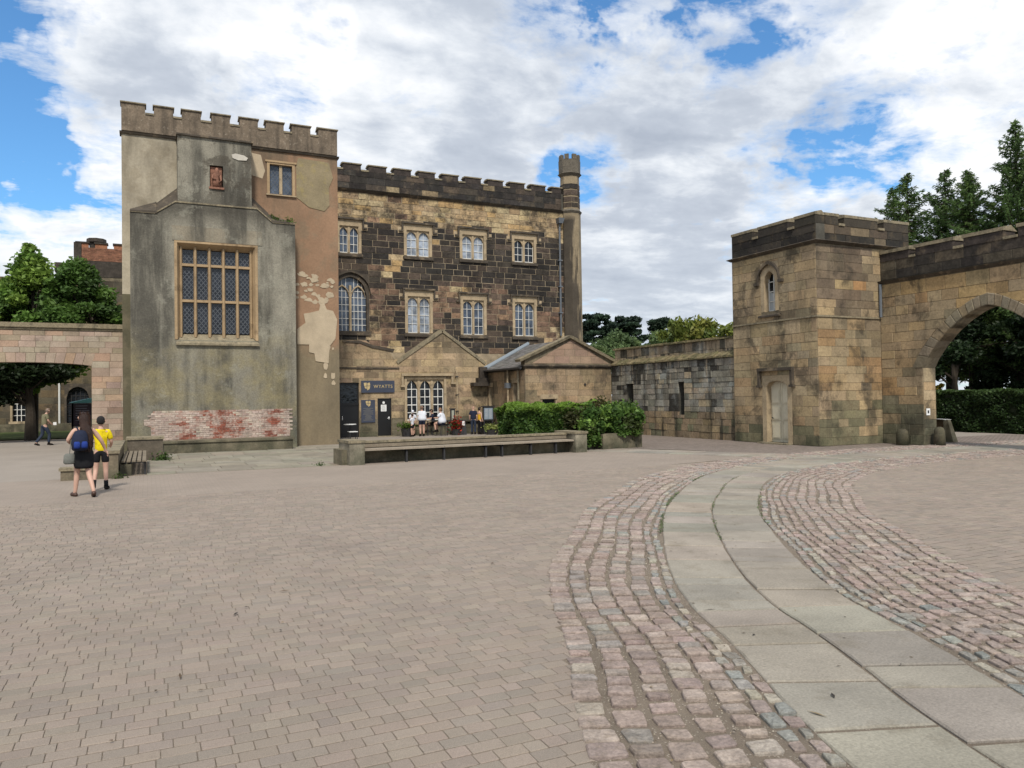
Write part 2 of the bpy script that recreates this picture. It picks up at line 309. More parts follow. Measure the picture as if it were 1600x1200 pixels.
def thing(name, label, cat, loc=(0, 0, 0), group=None, kind=None):
    o = bpy.data.objects.new(name, None); COL.objects.link(o); o.location = loc; o['label'] = label; o['category'] = cat; o.empty_display_size = .2
    if group: o['group'] = group
    if kind: o['kind'] = kind
    return o
def tag(o, label, cat, group=None, kind=None):
    o['label'] = label; o['category'] = cat
    if group: o['group'] = group
    if kind: o['kind'] = kind
    return o
def Ffront(Y): return lambda u, z, n=0: Vector((u, Y-n, z))
def Fside(X): return lambda u, z, n=0: Vector((X-n, -u, z))       # u = -y
def rnd(a, b): return random.uniform(a, b)
def jit(c, a=.12, h=.025):
    k = 1+rnd(-a, a); return tuple(max(.004, v*k*(1+rnd(-h, h))) for v in c)
def pick(pal):
    r = random.random()*sum(w for w, _ in pal)
    for w, c in pal:
        r -= w
        if r <= 0: return c
    return pal[-1][1]
def vn(u, z, s=1., o=0.): return mnoise.noise(Vector((u*s+o, z*s-o*2, o*3.3)))*.5+.5

class Stones:
    """collects the stones of one building; the 300 that show largest become parts, the rest one mass"""
    def __init__(s): s.l = []
    def add(s, F, poly, col, mat, n0=-.05, n1=.01, ch=.012):
        us = [p[0] for p in poly]; zs = [p[1] for p in poly]; a = (max(us)-min(us))*(max(zs)-min(zs))
        p = F(sum(us)/len(us), sum(zs)/len(zs), 0); s.l.append((a/(p-CAMP).length_squared, F, poly, col, mat, n0, n1, ch))
    def wall(s, F, z0, z1, ch, lens, colf, mat, segs, rects=(), joint=.012, proud=.012, base=.006, var=.15):
        z = z0; zs = [z0]
        while z < z1-.6*ch: z += ch*(1+rnd(-var, var)); zs.append(min(z, z1))
        if zs[-1] < z1: zs[-1] = z1
        for a, b in zip(zs, zs[1:]):
            zm = (a+b)/2; sm = segs(zm); sa = segs(a+.01); sb = segs(b-.01)
            for k, (m0, m1) in enumerate(sm):
                a0, a1 = sa[k] if len(sa) == len(sm) else (m0, m1)
                b0, b1 = sb[k] if len(sb) == len(sm) else (m0, m1)
                if m1-m0 < .06: continue
                cuts = {m0, m1}
                act = [r for r in rects if r[2] < b-.02 and r[3] > a+.02]
                for r in act:
                    for e in (r[0], r[1]):
                        if m0 < e < m1: cuts.add(e)
                cuts = sorted(cuts)
                for c0, c1 in zip(cuts, cuts[1:]):
                    if c1-c0 < .03: continue
                    za, zb = a, b; cm = (c0+c1)/2; skip = False
                    for r in act:
                        if r[0] < cm < r[1]:
                            if r[2] <= za+.03 and r[3] >= zb-.03: skip = True
                            elif r[2] > za+.03 and r[3] < zb-.03: skip = True
                            elif r[2] > za+.03: zb = r[2]
                            else: za = r[3]
                    if skip or zb-za < .05: continue
                    x = c0; xs = [c0]
                    while x < c1-lens[0]*.8:
                        x += rnd(*lens); xs.append(x)
                    if len(xs) > 1 and (xs[-1] > c1 or c1-xs[-1] < lens[0]*.5): xs[-1] = c1
                    else: xs.append(c1)
                    for x0, x1 in zip(xs, xs[1:]):
                        if x1-x0 < .03: continue
                        l0, l1 = (a0, b0) if x0 == m0 else (x0, x0); r0, r1 = (a1, b1) if x1 == m1 else (x1, x1)
                        j = joint/2; P = [(l0+j, za+j), (max(r0-j, l0+j+.01), za+j), (max(r1-j, l1+j+.01), zb-j), (l1+j, zb-j)]
                        s.add(F, P, colf((x0+x1)/2, (za+zb)/2), mat, -.05, base+rnd(0, proud), .010)
    def finish(s, parent, part='stone', mass='stonework', limit=295):
        s.l.sort(key=lambda t: -t[0])
        for t in s.l[:limit]:
            mb = MB(); mb.stone(t[1], t[2], t[5], t[6], t[7], t[3]); mb.build(part, t[4], parent)
        rest = {}
        for t in s.l[limit:]: rest.setdefault(t[4].name, [t[4], MB()])[1].stone(t[1], t[2], t[5], t[6], t[7], t[3])
        for m, mb in rest.values(): mb.build(mass, m, parent, kind='stuff')

def gridwall(mb, F, us, zs, solid, n0, n1):
    """a wall slab cut into cells so that openings stay open; reveals are closed"""
    us = sorted(set(us)); zs = sorted(set(zs)); S = {}
    for i in range(len(us)-1):
        for j in range(len(zs)-1): S[i, j] = solid((us[i]+us[i+1])/2, (zs[j]+zs[j+1])/2)
    for (i, j), v in S.items():
        if not v: continue
        a, b, c, d = us[i], us[i+1], zs[j], zs[j+1]
        mb.quad([F(a, c, n1), F(b, c, n1), F(b, d, n1), F(a, d, n1)]); mb.quad([F(b, c, n0), F(a, c, n0), F(a, d, n0), F(b, d, n0)])
        if not S.get((i-1, j)): mb.quad([F(a, c, n0), F(a, c, n1), F(a, d, n1), F(a, d, n0)])
        if not S.get((i+1, j)): mb.quad([F(b, c, n1), F(b, c, n0), F(b, d, n0), F(b, d, n1)])
        if not S.get((i, j-1)): mb.quad([F(a, c, n0), F(b, c, n0), F(b, c, n1), F(a, c, n1)])
        if not S.get((i, j+1)): mb.quad([F(a, d, n1), F(b, d, n1), F(b, d, n0), F(a, d, n0)])
def rectwall(mb, F, u0, u1, z0, z1, rects, n0, n1, ex=.03):
    rects = [(r[0]-ex, r[1]+ex, r[2]-ex if r[2] > .1 else r[2], r[3]+ex) for r in rects]
    us = [u0, u1]; zs = [z0, z1]
    for r in rects: us += [r[0], r[1]]; zs += [r[2], r[3]]
    us = [u for u in us if u0 <= u <= u1]; zs = [z for z in zs if z0 <= z <= z1]
    gridwall(mb, F, us, zs, lambda u, z: not any(r[0] < u < r[1] and r[2] < z < r[3] for r in rects), n0, n1)
def pointed(w, r):   # half width, rise -> height over springing at offset x
    Rr = (w*w+r*r)/(2*w)
    return lambda x: math.sqrt(max(0., Rr*Rr-(min(abs(x), w)+Rr-w)**2))
def archhead(mb, F, uc, w, zs, fn, ztop, n0, n1, k=10, col=(.5, .5, .5)):   # fills between the arch curve and ztop
    for q in range(k):
        a = -w+2*w*q/k; b = -w+2*w*(q+1)/k; za, zb = zs+fn(a), zs+fn(b)
        mb.mesh8([F(uc+a, za, n1), F(uc+b, zb, n1), F(uc+b, zb, n0), F(uc+a, za, n0), F(uc+a, ztop, n1), F(uc+b, ztop, n1), F(uc+b, ztop, n0), F(uc+a, ztop, n0)], col)
def archpane(mb, F, uc, w, z0, zs, fn, n, k=10, col=(.5, .5, .5)):
    pts = [F(uc-w, z0, n), F(uc+w, z0, n)] + [F(uc+w-2*w*q/k, zs+fn(w-2*w*q/k), n) for q in range(k+1)]; mb.quad(pts, col)

def gothic_window(F, parent, u0, u1, z0, z1, lights=2, rise=.35, glassm=G_DARK, hood=True, bars=(1, 3), trim=M_TRIM, rec=.2, sill=True, barm=M_WHITE, fr=.14, mul=.10, hoodm=M_TRIMD, top=.12, sash=.02, drop=.45):
    """mullioned window with pointed lights in a dressed stone frame; F wall frame, opening u0..u1, z0..z1"""
    mb = MB()
    mb.fbox(F, u0-fr, u0, z0-.02, z1+fr, -rec, .028); mb.fbox(F, u1, u1+fr, z0-.02, z1+fr, -rec, .028); mb.fbox(F, u0, u1, z1, z1+fr, -rec, .026)
    win = mb.build('window', trim, parent)
    wl = ((u1-u0)-mul*(lights-1))/lights; gi = -rec*.72
    zs = z1-top*.6-rise
    pane = MB(); bar = MB(); tr = MB()
    for i in range(lights):
        c = u0+wl/2+i*(wl+mul); fn = pointed(wl/2, rise)
        archhead(tr, F, c, wl/2, zs, fn, z1, gi-.03, gi+.09)
        archpane(pane, F, c, wl/2, z0, zs, fn, gi)
        for b in range(1, bars[0]+1):
            x = -wl/2+wl*b/(bars[0]+1); bar.fbox(F, c+x-sash/2, c+x+sash/2, z0, zs+fn(x), gi+.003, gi+.028)
        for b in range(1, bars[1]+1):
            zb = z0+(zs+rise*.5-z0)*b/(bars[1]+.55); bar.fbox(F, c-wl/2, c+wl/2, zb-sash/2*(1.6 if b == (bars[1]+1)//2 else 1), zb+sash/2, gi+.004, gi+.03)
        for s_ in (-1, 1): bar.fbox(F, c+s_*wl/2-(sash if s_ > 0 else 0), c+s_*wl/2+(0 if s_ > 0 else sash), z0, zs+.02, gi+.005, gi+.035)
        bar.fbox(F, c-wl/2, c+wl/2, z0, z0+sash*1.6, gi+.006, gi+.036)
    for i in range(lights-1):
        x = u0+(i+1)*wl+i*mul; mm = MB(); mm.prism(F, [(x, z0), (x+mul, z0), (x+mul, z1), (x, z1)], gi-.02, gi+.125); mm.build('mullion', trim, win)
    tr.build('tracery', trim, win); pane.build('pane', glassm, win); bar.build('glazing_bars', barm, win)
    if sill:
        m = MB(); m.mesh8([F(u0-fr-.05, z0-.2, .10), F(u1+fr+.05, z0-.2, .10), F(u1+fr+.05, z0-.2, -.1), F(u0-fr-.05, z0-.2, -.1), F(u0-fr-.05, z0-.09, .10), F(u1+fr+.05, z0-.09, .10), F(u1+fr+.05, z0, -.1), F(u0-fr-.05, z0, -.1)]); m.build('sill', hoodm, win)
    if hood:
        m = MB(); a, b = u0-fr-.12, u1+fr+.12; t = z1+fr+.16
        m.fbox(F, a, b, t, t+.09, -.02, .13); m.fbox(F, a, a+.08, t-drop, t, -.02, .11); m.fbox(F, b-.08, b, t-drop, t, -.02, .11)
        m.fbox(F, a-.14, a, t-drop, t-drop+.08, -.02, .11); m.fbox(F, b, b+.14, t-drop, t-drop+.08, -.02, .11); m.build('hood_mould', hoodm, win)
        m = MB(); m.fbox(F, u0-fr-.04, u1+fr+.04, z1+fr, t, -.05, .03); m.fbox(F, u0-fr-.3, u0-fr, z1-.18, z1+fr-.02, -.05, .024); m.fbox(F, u1+fr, u1+fr+.3, z1-.18, z1+fr-.02, -.05, .024); m.build('surround', trim, win)
    return win
def merlons(F, parent, spans, zb, zn, zt, n0, n1, mat, cmat, cap=.09, over=.05, colf=lambda: (.05, .04, .035)):
    """merlons standing on the parapet with weathered copings; the notches between get their own coping"""
    for a, b in spans:
        m = MB(); m.stone(F, [(a, zn-.01), (b, zn-.01), (b, zt-cap), (a, zt-cap)], n0+.02, n1, .012, colf()); o = m.build('merlon', mat, parent)
        c = MB(); c.mesh8([F(a-over, zt-cap, n1+over), F(b+over, zt-cap, n1+over), F(b+over, zt-cap, n0-over), F(a-over, zt-cap, n0-over), F(a-over, zt-cap*.45, n1+over*.6) if False else F(a-over, zt-cap*.4, n1+over), F(b+over, zt-cap*.4, n1+over), F(b+over, zt, (n0+n1)/2-.05), F(a-over, zt, (n0+n1)/2-.05)], jit((.2, .17, .12)))
        c.build('coping', cmat, o)
    for (a, b), (c_, d) in zip(spans, spans[1:]):
        m = MB(); m.fbox(F, b+.003, c_-.003, zn-.02, zn+.06, n0, n1+.03); m.build('notch_coping', cmat, parent)

# ------------------------------------------------------------------ ground
def sheet(name, mat, pts, z, col=(.5, .5, .5)):
    mb = MB(); mb.quad([(x, y, z) for x, y in pts], col); o = mb.build(name, mat); o['kind'] = 'structure'; return o
sheet('ground', M_EARTH, [(-900, -400), (1200, -400), (1200, 1200), (-900, 1200)], -.03)
sheet('courtyard_bedding', M_SAND, [(-14, -8), (45, -8), (45, 34.9), (-14, 34.9)], .001)
PF = 16.0
sheet('far_courtyard', M_PAVEFAR, [(-4.2, PF), (11.7, PF), (15.8, 16.7), (14.9, 19.5), (13.0, 22.3), (13.0, 24.2), (5, 24.2), (5, 20.85), (-4.2, 20.85)], .006)
sheet('gravel_yard', M_GRAVEL, [(-40, PF), (-4.2, PF), (-4.2, 20.85), (-.98, 20.85), (-.98, 30), (-.98, 44), (-40, 44)], .007)
sheet('cafe_terrace', M_GRAVEL, [(5.2, 21.6), (20.05, 21.6), (20.05, 35.9), (5.2, 35.9)], .0045)
sheet('sett_apron', M_COBFAR, [(13.6, 22.5), (15.5, 20.2), (16.9, 16.2), (19.5, 16.0), (31, 16.0), (31, 19.5), (23.4, 19.5), (20.2, 22.6), (20.2, 30), (17, 30), (15.5, 24.3)], .0105)
sheet('outer_drive', M_GRAVEL, [(23.7, 6), (60, 6), (60, 40), (23.7, 40)], .0065)
sheet('lawn', M_LAWN, [(-40, 45), (30, 45), (30, 57.6), (-40, 57.6)], .02)

sheet('near_courtyard', M_PAVEFAR, [(-14, -8), (45, -8), (45, 14.6), (27, 8.77), (4.95, 1.6), (-4.2, 1.6), (-4.2, PF), (-14, PF)], .005)
# winding flagstone path with setts on both sides
CL = [(3.36, .6), (3.45, 1.4), (3.62, 2.2), (3.91, 2.99), (4.14, 3.47), (4.47, 4.2), (4.77, 4.95), (5.2, 5.75), (5.85, 6.75), (6.86, 8.16), (7.75, 9.3), (8.63, 10.28), (9.35, 11.0), (10.48, 12.1), (11.76, 13.1), (13.6, 14.1), (15.5, 14.75), (18, 15.2), (21, 15.3), (25, 15.1), (30, 15.0)]
def resample(P, step):
    P = [Vector(p) for p in P]; out = []
    dense = []
    for i in range(len(P)-1):
        p0, p1, p2, p3 = P[max(i-1, 0)], P[i], P[i+1], P[min(i+2, len(P)-1)]
        for k in range(12):
            t = k/12; dense.append(.5*((2*p1)+(p2-p0)*t+(2*p0-5*p1+4*p2-p3)*t*t+(3*p1-p0-3*p2+p3)*t**3))
    dense.append(P[-1]); acc = 0.; out = [dense[0]]
    for a, b in zip(dense, dense[1:]):
        l = (b-a).length
        while acc+l >= step: 
            r = (step-acc)/l; a = a+(b-a)*r; out.append(a.copy()); l = (b-a).length; acc = 0.
        acc += l
    return out
ST = .05; CLP = resample(CL, ST)
CLN = []
for i in range(len(CLP)):
    d = (CLP[min(i+6, len(CLP)-1)]-CLP[max(i-6, 0)]).normalized(); CLN.append(Vector((d.y, -d.x)))     # to the right
def cpt(s, o):
    f = min(max(s/ST, 0), len(CLP)-1.001); i = int(f); t = f-i
    p = CLP[i].lerp(CLP[i+1], t); n = CLN[i].lerp(CLN[i+1], t).normalized(); return (p.x+n.x*o, p.y+n.y*o)
CA = np.array([(p.x, p.y) for p in CLP]); NA = np.array([(n.x, n.y) for n in CLN])
def coff(P):       # signed offset of points from the centre line
    P = np.asarray(P); out = np.empty(len(P))
    for i in range(0, len(P), 500):
        d = P[i:i+500, None, :]-CA[None, ::2]; q = (d**2).sum(2); k = q.argmin(1)
        out[i:i+500] = (d[np.arange(len(k)), k]*NA[::2][k]).sum(1)
        far = q[np.arange(len(k)), k] > 9; out[i:i+500][far] = np.sign(out[i:i+500][far])*9
    return out
SL = len(CLP)*ST-.2
Fg = lambda u, v, n=0: Vector((u, v, n))
path = thing('flagstone_path', 'curving path of two rows of large grey flagstones across the courtyard', 'path', (4, 3, 0), kind='structure')
flagp = [(3, (.295, .265, .222)), (2, (.28, .255, .215)), (1.5, (.305, .265, .22)), (1, (.262, .242, .205))]
mb_all = []
for side in (0, 1):
    s = .15 if side == 0 else -.2
    while s < SL:
        ln = random.choice((.28, .4, .5, .6, .75, .95))*rnd(.9, 1.1)
        o0, o1 = (-.70, -.002) if side == 0 else (.002, .70)
        if s > 0:
            g = .015; k = 5; sk = rnd(-.012, .012); P = [cpt(s+g+(ln-2*g)*q/(k-1), o0+.007) for q in range(k)]; Q = [cpt(s+g+sk+(ln-2*g)*q/(k-1), o1-.007) for q in range(k)]
            poly = Q+P[::-1]; poly = [(x+rnd(-.004, .004), y+rnd(-.004, .004)) for x, y in poly]
            A = sum(poly[i][0]*poly[(i+1) % len(poly)][1]-poly[(i+1) % len(poly)][0]*poly[i][1] for i in range(len(poly)))
            if A < 0: poly = poly[::-1]
            mb = MB(); mb.stone(Fg, poly, -.02, .012+rnd(0, .009), .009, jit(pick(flagp), .09)); mb.build('flagstone', M_FLAG, path)
        s += ln
for c0, c1, nrow, step in (((16.6, 15.9), (13.2, 22.2), 2, .8),):
    d = (Vector(c1)-Vector(c0)); Ln = d.length; d.normalize(); nn_ = Vector((d.y, -d.x))
    for r in range(nrow):
        s = -rnd(0, .4)
        while s < Ln:
            ln = rnd(.6, 1.); a = Vector(c0)+d*(s+.01)+nn_*(r*.72-.7); b = a+d*(ln-.02); mb = MB(); e = nn_*.7
            poly = [a, a+e, b+e, b]; poly = [(p.x, p.y) for p in poly]
            if (poly[1][0]-poly[0][0])*(poly[2][1]-poly[1][1])-(poly[1][1]-poly[0][1])*(poly[2][0]-poly[1][0]) < 0: poly = poly[::-1]
            mb.stone(Fg, poly, -.02, .017+rnd(0, .003), .006, jit(pick(flagp), .08)); mb.build('flagstone', M_FLAG, path); s += ln
# setts: columns that follow the path
sett = thing('sett_bands', 'bands of worn pinkish granite setts bordering the flagstone path', 'setts', (3, 3, 0), kind='structure')
pink = [(4, (.345, .275, .24)), (3, (.31, .247, .215)), (2, (.37, .305, .265)), (1.6, (.29, .26, .235)), (.9, (.38, .335, .28)), (.15, (.26, .265, .25))]
blue = [(1., (.28, .285, .26)), (3, (.34, .275, .245)), (2.5, (.30, .28, .25)), (1.3, (.38, .345, .28)), (.3, (.24, .255, .24))]
sl_ = []
def column(o0, o1, lens, pal, s0=0., s1=99, gap=.015, lift=.017):
    s = s0+rnd(0, .1)
    while s < min(SL, s1):
        ln = rnd(*lens); drift = .03*math.sin(s*1.7+o0*3)
        a, b = o0+drift, o1+drift; g = gap*rnd(.6, 2.0); cs = []
        x, y = cpt(s+ln/2, (a+b)/2)
        if True:
            for (ss, oo) in ((s+g, a+g*.95), (s+ln-g, a+g*.95), (s+ln-g, b-g*.95), (s+g, b-g*.95)):
                px, py = cpt(ss, oo); cs.append(Vector((px+rnd(-.013, .013), py+rnd(-.013, .013))))
            cc = sum(cs, Vector((0, 0)))/4; poly = []
            for q in range(4):          # eight-sided outline with rounded corners
                p, nx, pv = cs[q], cs[(q+1) % 4], cs[(q-1) % 4]; poly += [p.lerp(pv, .05+rnd(0, .09)), p.lerp(nx, .05+rnd(0, .09))]
            poly = [(p.x, p.y) for p in poly]
            A = sum(poly[i][0]*poly[(i+1) % 8][1]-poly[(i+1) % 8][0]*poly[i][1] for i in range(8))
            if A < 0: poly = poly[::-1]
            d2 = x*x+y*y+3.2; sl_.append(((b-a)*ln/d2/math.sqrt(d2), poly, lift*rnd(.55, 1.35), jit(pick(pal), .13), cc))
        s += ln
def setmesh(mb, poly, h, col, cc):
    i = len(mb.v); k = 8
    def sc(p, f): return (cc.x+(p[0]-cc.x)*f, cc.y+(p[1]-cc.y)*f)
    for f, z in ((1.03, -.03), (1.0, h*.7), (.93, h*1.0)):
        for p in poly: q = sc(p, f); mb.v.append((q[0], q[1], z+(rnd(-.003, .003) if z > 0 else 0)))
    tl = (rnd(-.05, .05), rnd(-.05, .05))
    for p in poly: q = sc(p, .6); mb.v.append((q[0], q[1], h*1.04+rnd(-.005, .005)+tl[0]*(q[0]-cc.x)+tl[1]*(q[1]-cc.y)))
    mb.v.append((cc.x, cc.y, h*1.05+rnd(-.005, .004)))
    for r in range(3):
        for a in range(k): b = (a+1) % k; mb.f.append((i+r*k+a, i+r*k+b, i+(r+1)*k+b, i+(r+1)*k+a)); mb.c.append(col)
    for a in range(k): b = (a+1) % k; mb.f.append((i+3*k+a, i+3*k+b, i+4*k)); mb.c.append(col)
o = -.715
for w in (.105, .11): column(o-w, o, (.13, .17), blue); o -= w
for w in (.185, .19, .195, .20, .205): column(o-w, o, (.13, .185), pink, lift=.022); o -= w
o = .715
for w in (.11, .11, .12, .12): column(o, o+w, (.14, .2), blue if w < .12 else pink); o += w
for w in (.15, .155, .16, .165, .165, .17, .18): column(o, o+w, (.13, .18), pink); o += w
OR = o
sl_.sort(key=lambda t: -t[0])
for t in sl_[:295]:
    mb = MB(); setmesh(mb, *t[1:]); mb.build('sett', M_SETT, sett, smooth=False)
mb = MB()
for t in sl_[295:]: setmesh(mb, *t[1:])
mb.build('sett_paving', M_SETT, sett, kind='stuff')
print('setts', len(sl_))
# block pavers in rows along X
OL = -.715-.215-.975
pav = thing('block_paving', 'courtyard floor of small buff concrete block pavers in rows', 'paving', (1, 5, 0), kind='structure')
rows = []
y = 1.6; RH = .112
while y < PF:
    x = -4.2; xs = []
    x += rnd(0, .2); xmax = 27
    while x < xmax:
        l = random.choice((.165, .165, .165, .11, .19)); xs.append((x, l)); x += l
    rows += [(a, y, l) for a, l in xs]; y += RH
P = np.array(rows); cx = np.stack([P[:, 0]+P[:, 2]/2, P[:, 1]+RH/2], 1)
of = coff(cx)
ang = np.degrees(np.arctan2(cx[:, 1], cx[:, 0])); dist = np.hypot(cx[:, 0], cx[:, 1])
vis = (ang > 18) & (ang < 118) & (dist > 2.0) & ((of < OL+.07) | (of > OR-.05))
vis &= ~((of > 0) & (cx[:, 0] > 23.0))
P = P[vis]; cx = cx[vis]; dist = dist[vis]
print('pavers', len(P))
order = np.argsort(dist); pavpal = [(.288, .241, .202), (.276, .232, .195), (.30, .25, .208), (.262, .224, .19)]
def pavmesh(mb, x, y, l, near):
    g = .0032; h = .0072+rnd(-.001, .001); c = jit(random.choice(pavpal), .045, .015); ch = .004
    x0, x1, y0, y1 = x+.0018, x+l-.0018, y+.0042, y+RH-.0042; k = .006; i = len(mb.v)
    t1, t2 = rnd(-.001, .001), rnd(-.001, .001)
    if near: out = [(x0+k, y0), (x1-k, y0), (x1, y0+k), (x1, y1-k), (x1-k, y1), (x0+k, y1), (x0, y1-k), (x0, y0+k)]
    else: out = [(x0, y0), (x1, y0), (x1, y1), (x0, y1)]
    n = len(out); mx_, my_ = (x0+x1)/2, (y0+y1)/2
    for p in out: mb.v.append((p[0], p[1], -.01))
    for p in out: mb.v.append((p[0], p[1], h-ch*.7))
    for p in out: mb.v.append((p[0]-math.copysign(ch*.5, p[0]-mx_), p[1]-math.copysign(ch*1.2, p[1]-my_), h+t1*math.copysign(1, p[0]-mx_)+t2*math.copysign(1, p[1]-my_)))
    for r in range(0 if near else 1, 2):
        for a in range(n): b = (a+1) % n; mb.f.append((i+r*n+a, i+r*n+b, i+(r+1)*n+b, i+(r+1)*n+a)); mb.c.append(c)
    mb.f.append(tuple(i+2*n+a for a in range(n))); mb.c.append(c)
for q in order[:295]:
    mb = MB(); pavmesh(mb, *P[q], True); mb.build('paver', M_PAVER, pav)
mb = MB()
for q in order[295:]: pavmesh(mb, *P[q], dist[q] < 9)
mb.build('paver_field', M_PAVER, pav, kind='stuff')
# little bits of litter on the paving
mb = MB()
for _ in range(260):
    x, y = rnd(-.5, 9), rnd(3, 13); a = rnd(0, 3.1); l = rnd(.008, .022) if random.random() < .93 else rnd(.04, .07); w = rnd(.004, .012); dx, dy = math.cos(a)*l, math.sin(a)*l; ex, ey = -math.sin(a)*w, math.cos(a)*w
    c = random.choice([(.05, .035, .02), (.09, .06, .035), (.03, .025, .02), (.2, .15, .08)])
    mb.quad([(x-dx, y-dy, .021), (x+ex, y+ey, .026), (x+dx, y+dy, .022), (x-ex, y-ey, .023)], c)
tag(mb.build('leaf_litter', M_COL), 'tiny dry leaf scraps and twigs scattered on the courtyard paving', 'leaf litter', kind='stuff')
# moss in path joints
mb = MB()
for _ in range(1500):
    s = rnd(7.5, 15); o = random.choice((-.71, -.71, 0, .71)) + random.gauss(0, .018)
    if vn(s, o*3, 1.1) < .47: continue
    x, y = cpt(s, o); r = rnd(.008, .02); a = rnd(0, 6.3)
    mb.quad([(x+r*math.cos(a+t), y+r*math.sin(a+t), .012+rnd(.004, .014)) for t in (0, 2.1, 4.2)], jit((.07, .11, .03), .3))
tag(mb.build('joint_moss', M_COL), 'thin green moss growing in the joints of the flagstone path', 'moss', kind='stuff')

mb = MB()
for _ in range(5200):
    s = rnd(2.2, 10.5); o = rnd(OL, -.71) if random.random() < .62 else rnd(.72, OR); x, y = cpt(s, o); r = rnd(.0025, .0065); a = rnd(0, 6.3); z = .0035
    if random.random() < .05: r *= 1.8
    p = [(x+r*math.cos(a+t), y+r*math.sin(a+t)*.8, z) for t in (0, 1.57, 3.14, 4.71)]; c = jit(random.choice([(.30, .25, .19), (.38, .33, .26), (.18, .14, .10), (.45, .40, .33)]), .2); q = (x, y, z+r*1.1)
    for k in range(4): mb.quad([p[k], p[(k+1) % 4], q], c)
tag(mb.build('loose_grit', M_COL), 'loose grit and tiny pebbles lying between the setts beside the flagstone path', 'grit', kind='stuff')
# terrace slabs in front of the tower, kerb line
ter = thing('flagged_terrace', 'pale flagged terrace below the grey buttressed tower', 'terrace', (2, 24, 0), kind='structure')
y = 20.9
while y < 29.4:
    h = rnd(.7, .95); x = .0-rnd(0, .3)
    while x < 7.6:
        l = rnd(.7, 1.15)
        if not (y < 21.6 and x+l > 5.1) :
            mb = MB(); mb.stone(Fg, [(max(x, -.02)+.008, y+.008), (x+l-.008, y+.008), (x+l-.008, y+h-.008), (max(x, -.02)+.008, y+h-.008)], -.02, .014+rnd(0, .006), .006, jit((.255, .232, .185), .1)); mb.build('paving_slab', M_FLAG, ter)
        x += l
    y += h

# ------------------------------------------------------------------ chapel tower (rendered, left)
YT, YP = 30.6, 29.8
FT, FP = Ffront(YT), Ffront(YP)
tw = thing('rendered_tower', 'tall battlemented tower in patchy cream and terracotta render with huge grey window bay', 'tower', (-.77, YT, 0))
SW = (4.32, 5.17, 9.78, 10.9)
mb = MB(); rectwall(mb, FT, -.77, 6.93, 0, 11.40, [SW], -.4, 0); mb.box(-.77, 6.93, YT+.4, YT+9, 0, 11.40); mb.build('wall', M_TOWER, tw)
mb = MB(); mb.fbox(FT, -.77, 6.93, 11.52, 12.17, -.45, .02); mb.box(-.77, -.3, YT+.45, YT+9, 11.52, 12.17); mb.box(6.45, 6.93, YT+.45, YT+9, 11.52, 12.17); mb.build('parapet', M_PARA, tw)
mb = MB(); mb.mesh8([FT(-.83, 11.40, .06), FT(6.99, 11.40, .06), FT(6.99, 11.40, -.4), FT(-.83, 11.40, -.4), FT(-.83, 11.47, .10), FT(6.99, 11.47, .10), FT(6.99, 11.52, -.4), FT(-.83, 11.52, -.4)]); mb.build('string_course', M_TRIMD, tw)
tsp = [(-.77, -.0), (.29, .93), (1.23, 1.87), (2.25, 2.89), (3.25, 3.9), (4.2, 4.86), (5.17, 5.88), (6.2, 6.93)]
for a, b in tsp:
    m = MB(); m.fbox(FT, a, b, 12.17, 12.52, -.45, .021); o = m.build('merlon', M_PARA, tw)
    m = MB(); m.mesh8([FT(a-.04, 12.52, .07), FT(b+.04, 12.52, .07), FT(b+.04, 12.52, -.5), FT(a-.04, 12.52, -.5), FT(a-.04, 12.56, .07), FT(b+.04, 12.56, .07), FT(b+.04, 12.65, -.2), FT(a-.04, 12.65, -.2)]); m.build('coping', M_COPE, o)
for (a, b), (c, d) in zip(tsp, tsp[1:]):
    m = MB(); m.fbox(FT, b+.003, c-.003, 12.17, 12.24, -.45, .05); m.build('notch_coping', M_COPE, tw)
# small leaded window, right
u0, u1, z0, z1 = SW
m = MB(); m.fbox(FT, u0-.1, u0, z0-.06, z1+.06, -.2, .02); m.fbox(FT, u1, u1+.1, z0-.06, z1+.06, -.2, .02); m.fbox(FT, u0, u1, z1, z1+.07, -.2, .02); m.fbox(FT, u0-.16, u1+.16, z1+.07, z1+.14, -.05, .05)
w_ = m.build('window', M_TRIMY, tw)
m = MB(); m.mesh8([FT(u0-.14, z0-.1, .08), FT(u1+.14, z0-.1, .08), FT(u1+.14, z0-.1, -.15), FT(u0-.14, z0-.1, -.15), FT(u0-.14, z0-.06, .08), FT(u1+.14, z0-.06, .08), FT(u1+.14, z0, -.15), FT(u0-.14, z0, -.15)]); m.build('sill', M_TRIM, w_)
m = MB(); m.fbox(FT, (u0+u1)/2-.055, (u0+u1)/2+.055, z0, z1, -.2, -.06); m.build('mullion', M_TRIM, w_)
def lattice(mb, F, a, b, c, d, n, s=.115, w=.014):
    for sg in (1, -1):
        k = -40
        while k < 40:
            # line z = sg*1.25*u + k*s*1.6 clipped to the box
            pts = []; sl2 = sg*1.25; off = c+k*s*1.6+(-sl2*a)
            for u in (a, b):
                z = sl2*u+off
                if c <= z <= d: pts.append((u, z))
            for z in (c, d):
                u = (z-off)/sl2
                if a < u < b: pts.append((u, z))
            if len(pts) >= 2:
                p, q = Vector(pts[0]), Vector(pts[1])
                if (q-p).length > .02:
                    e = (q-p).normalized(); e = Vector((-e.y, e.x))*w/2
                    mb.quad([F(*(p-e), n), F(*(q-e), n), F(*(q+e), n), F(*(p+e), n)]); mb.quad([F(*(p-e), n+.008), F(*(q-e), n+.008), F(*(q+e), n+.008), F(*(p+e), n+.008)])
            k += 1
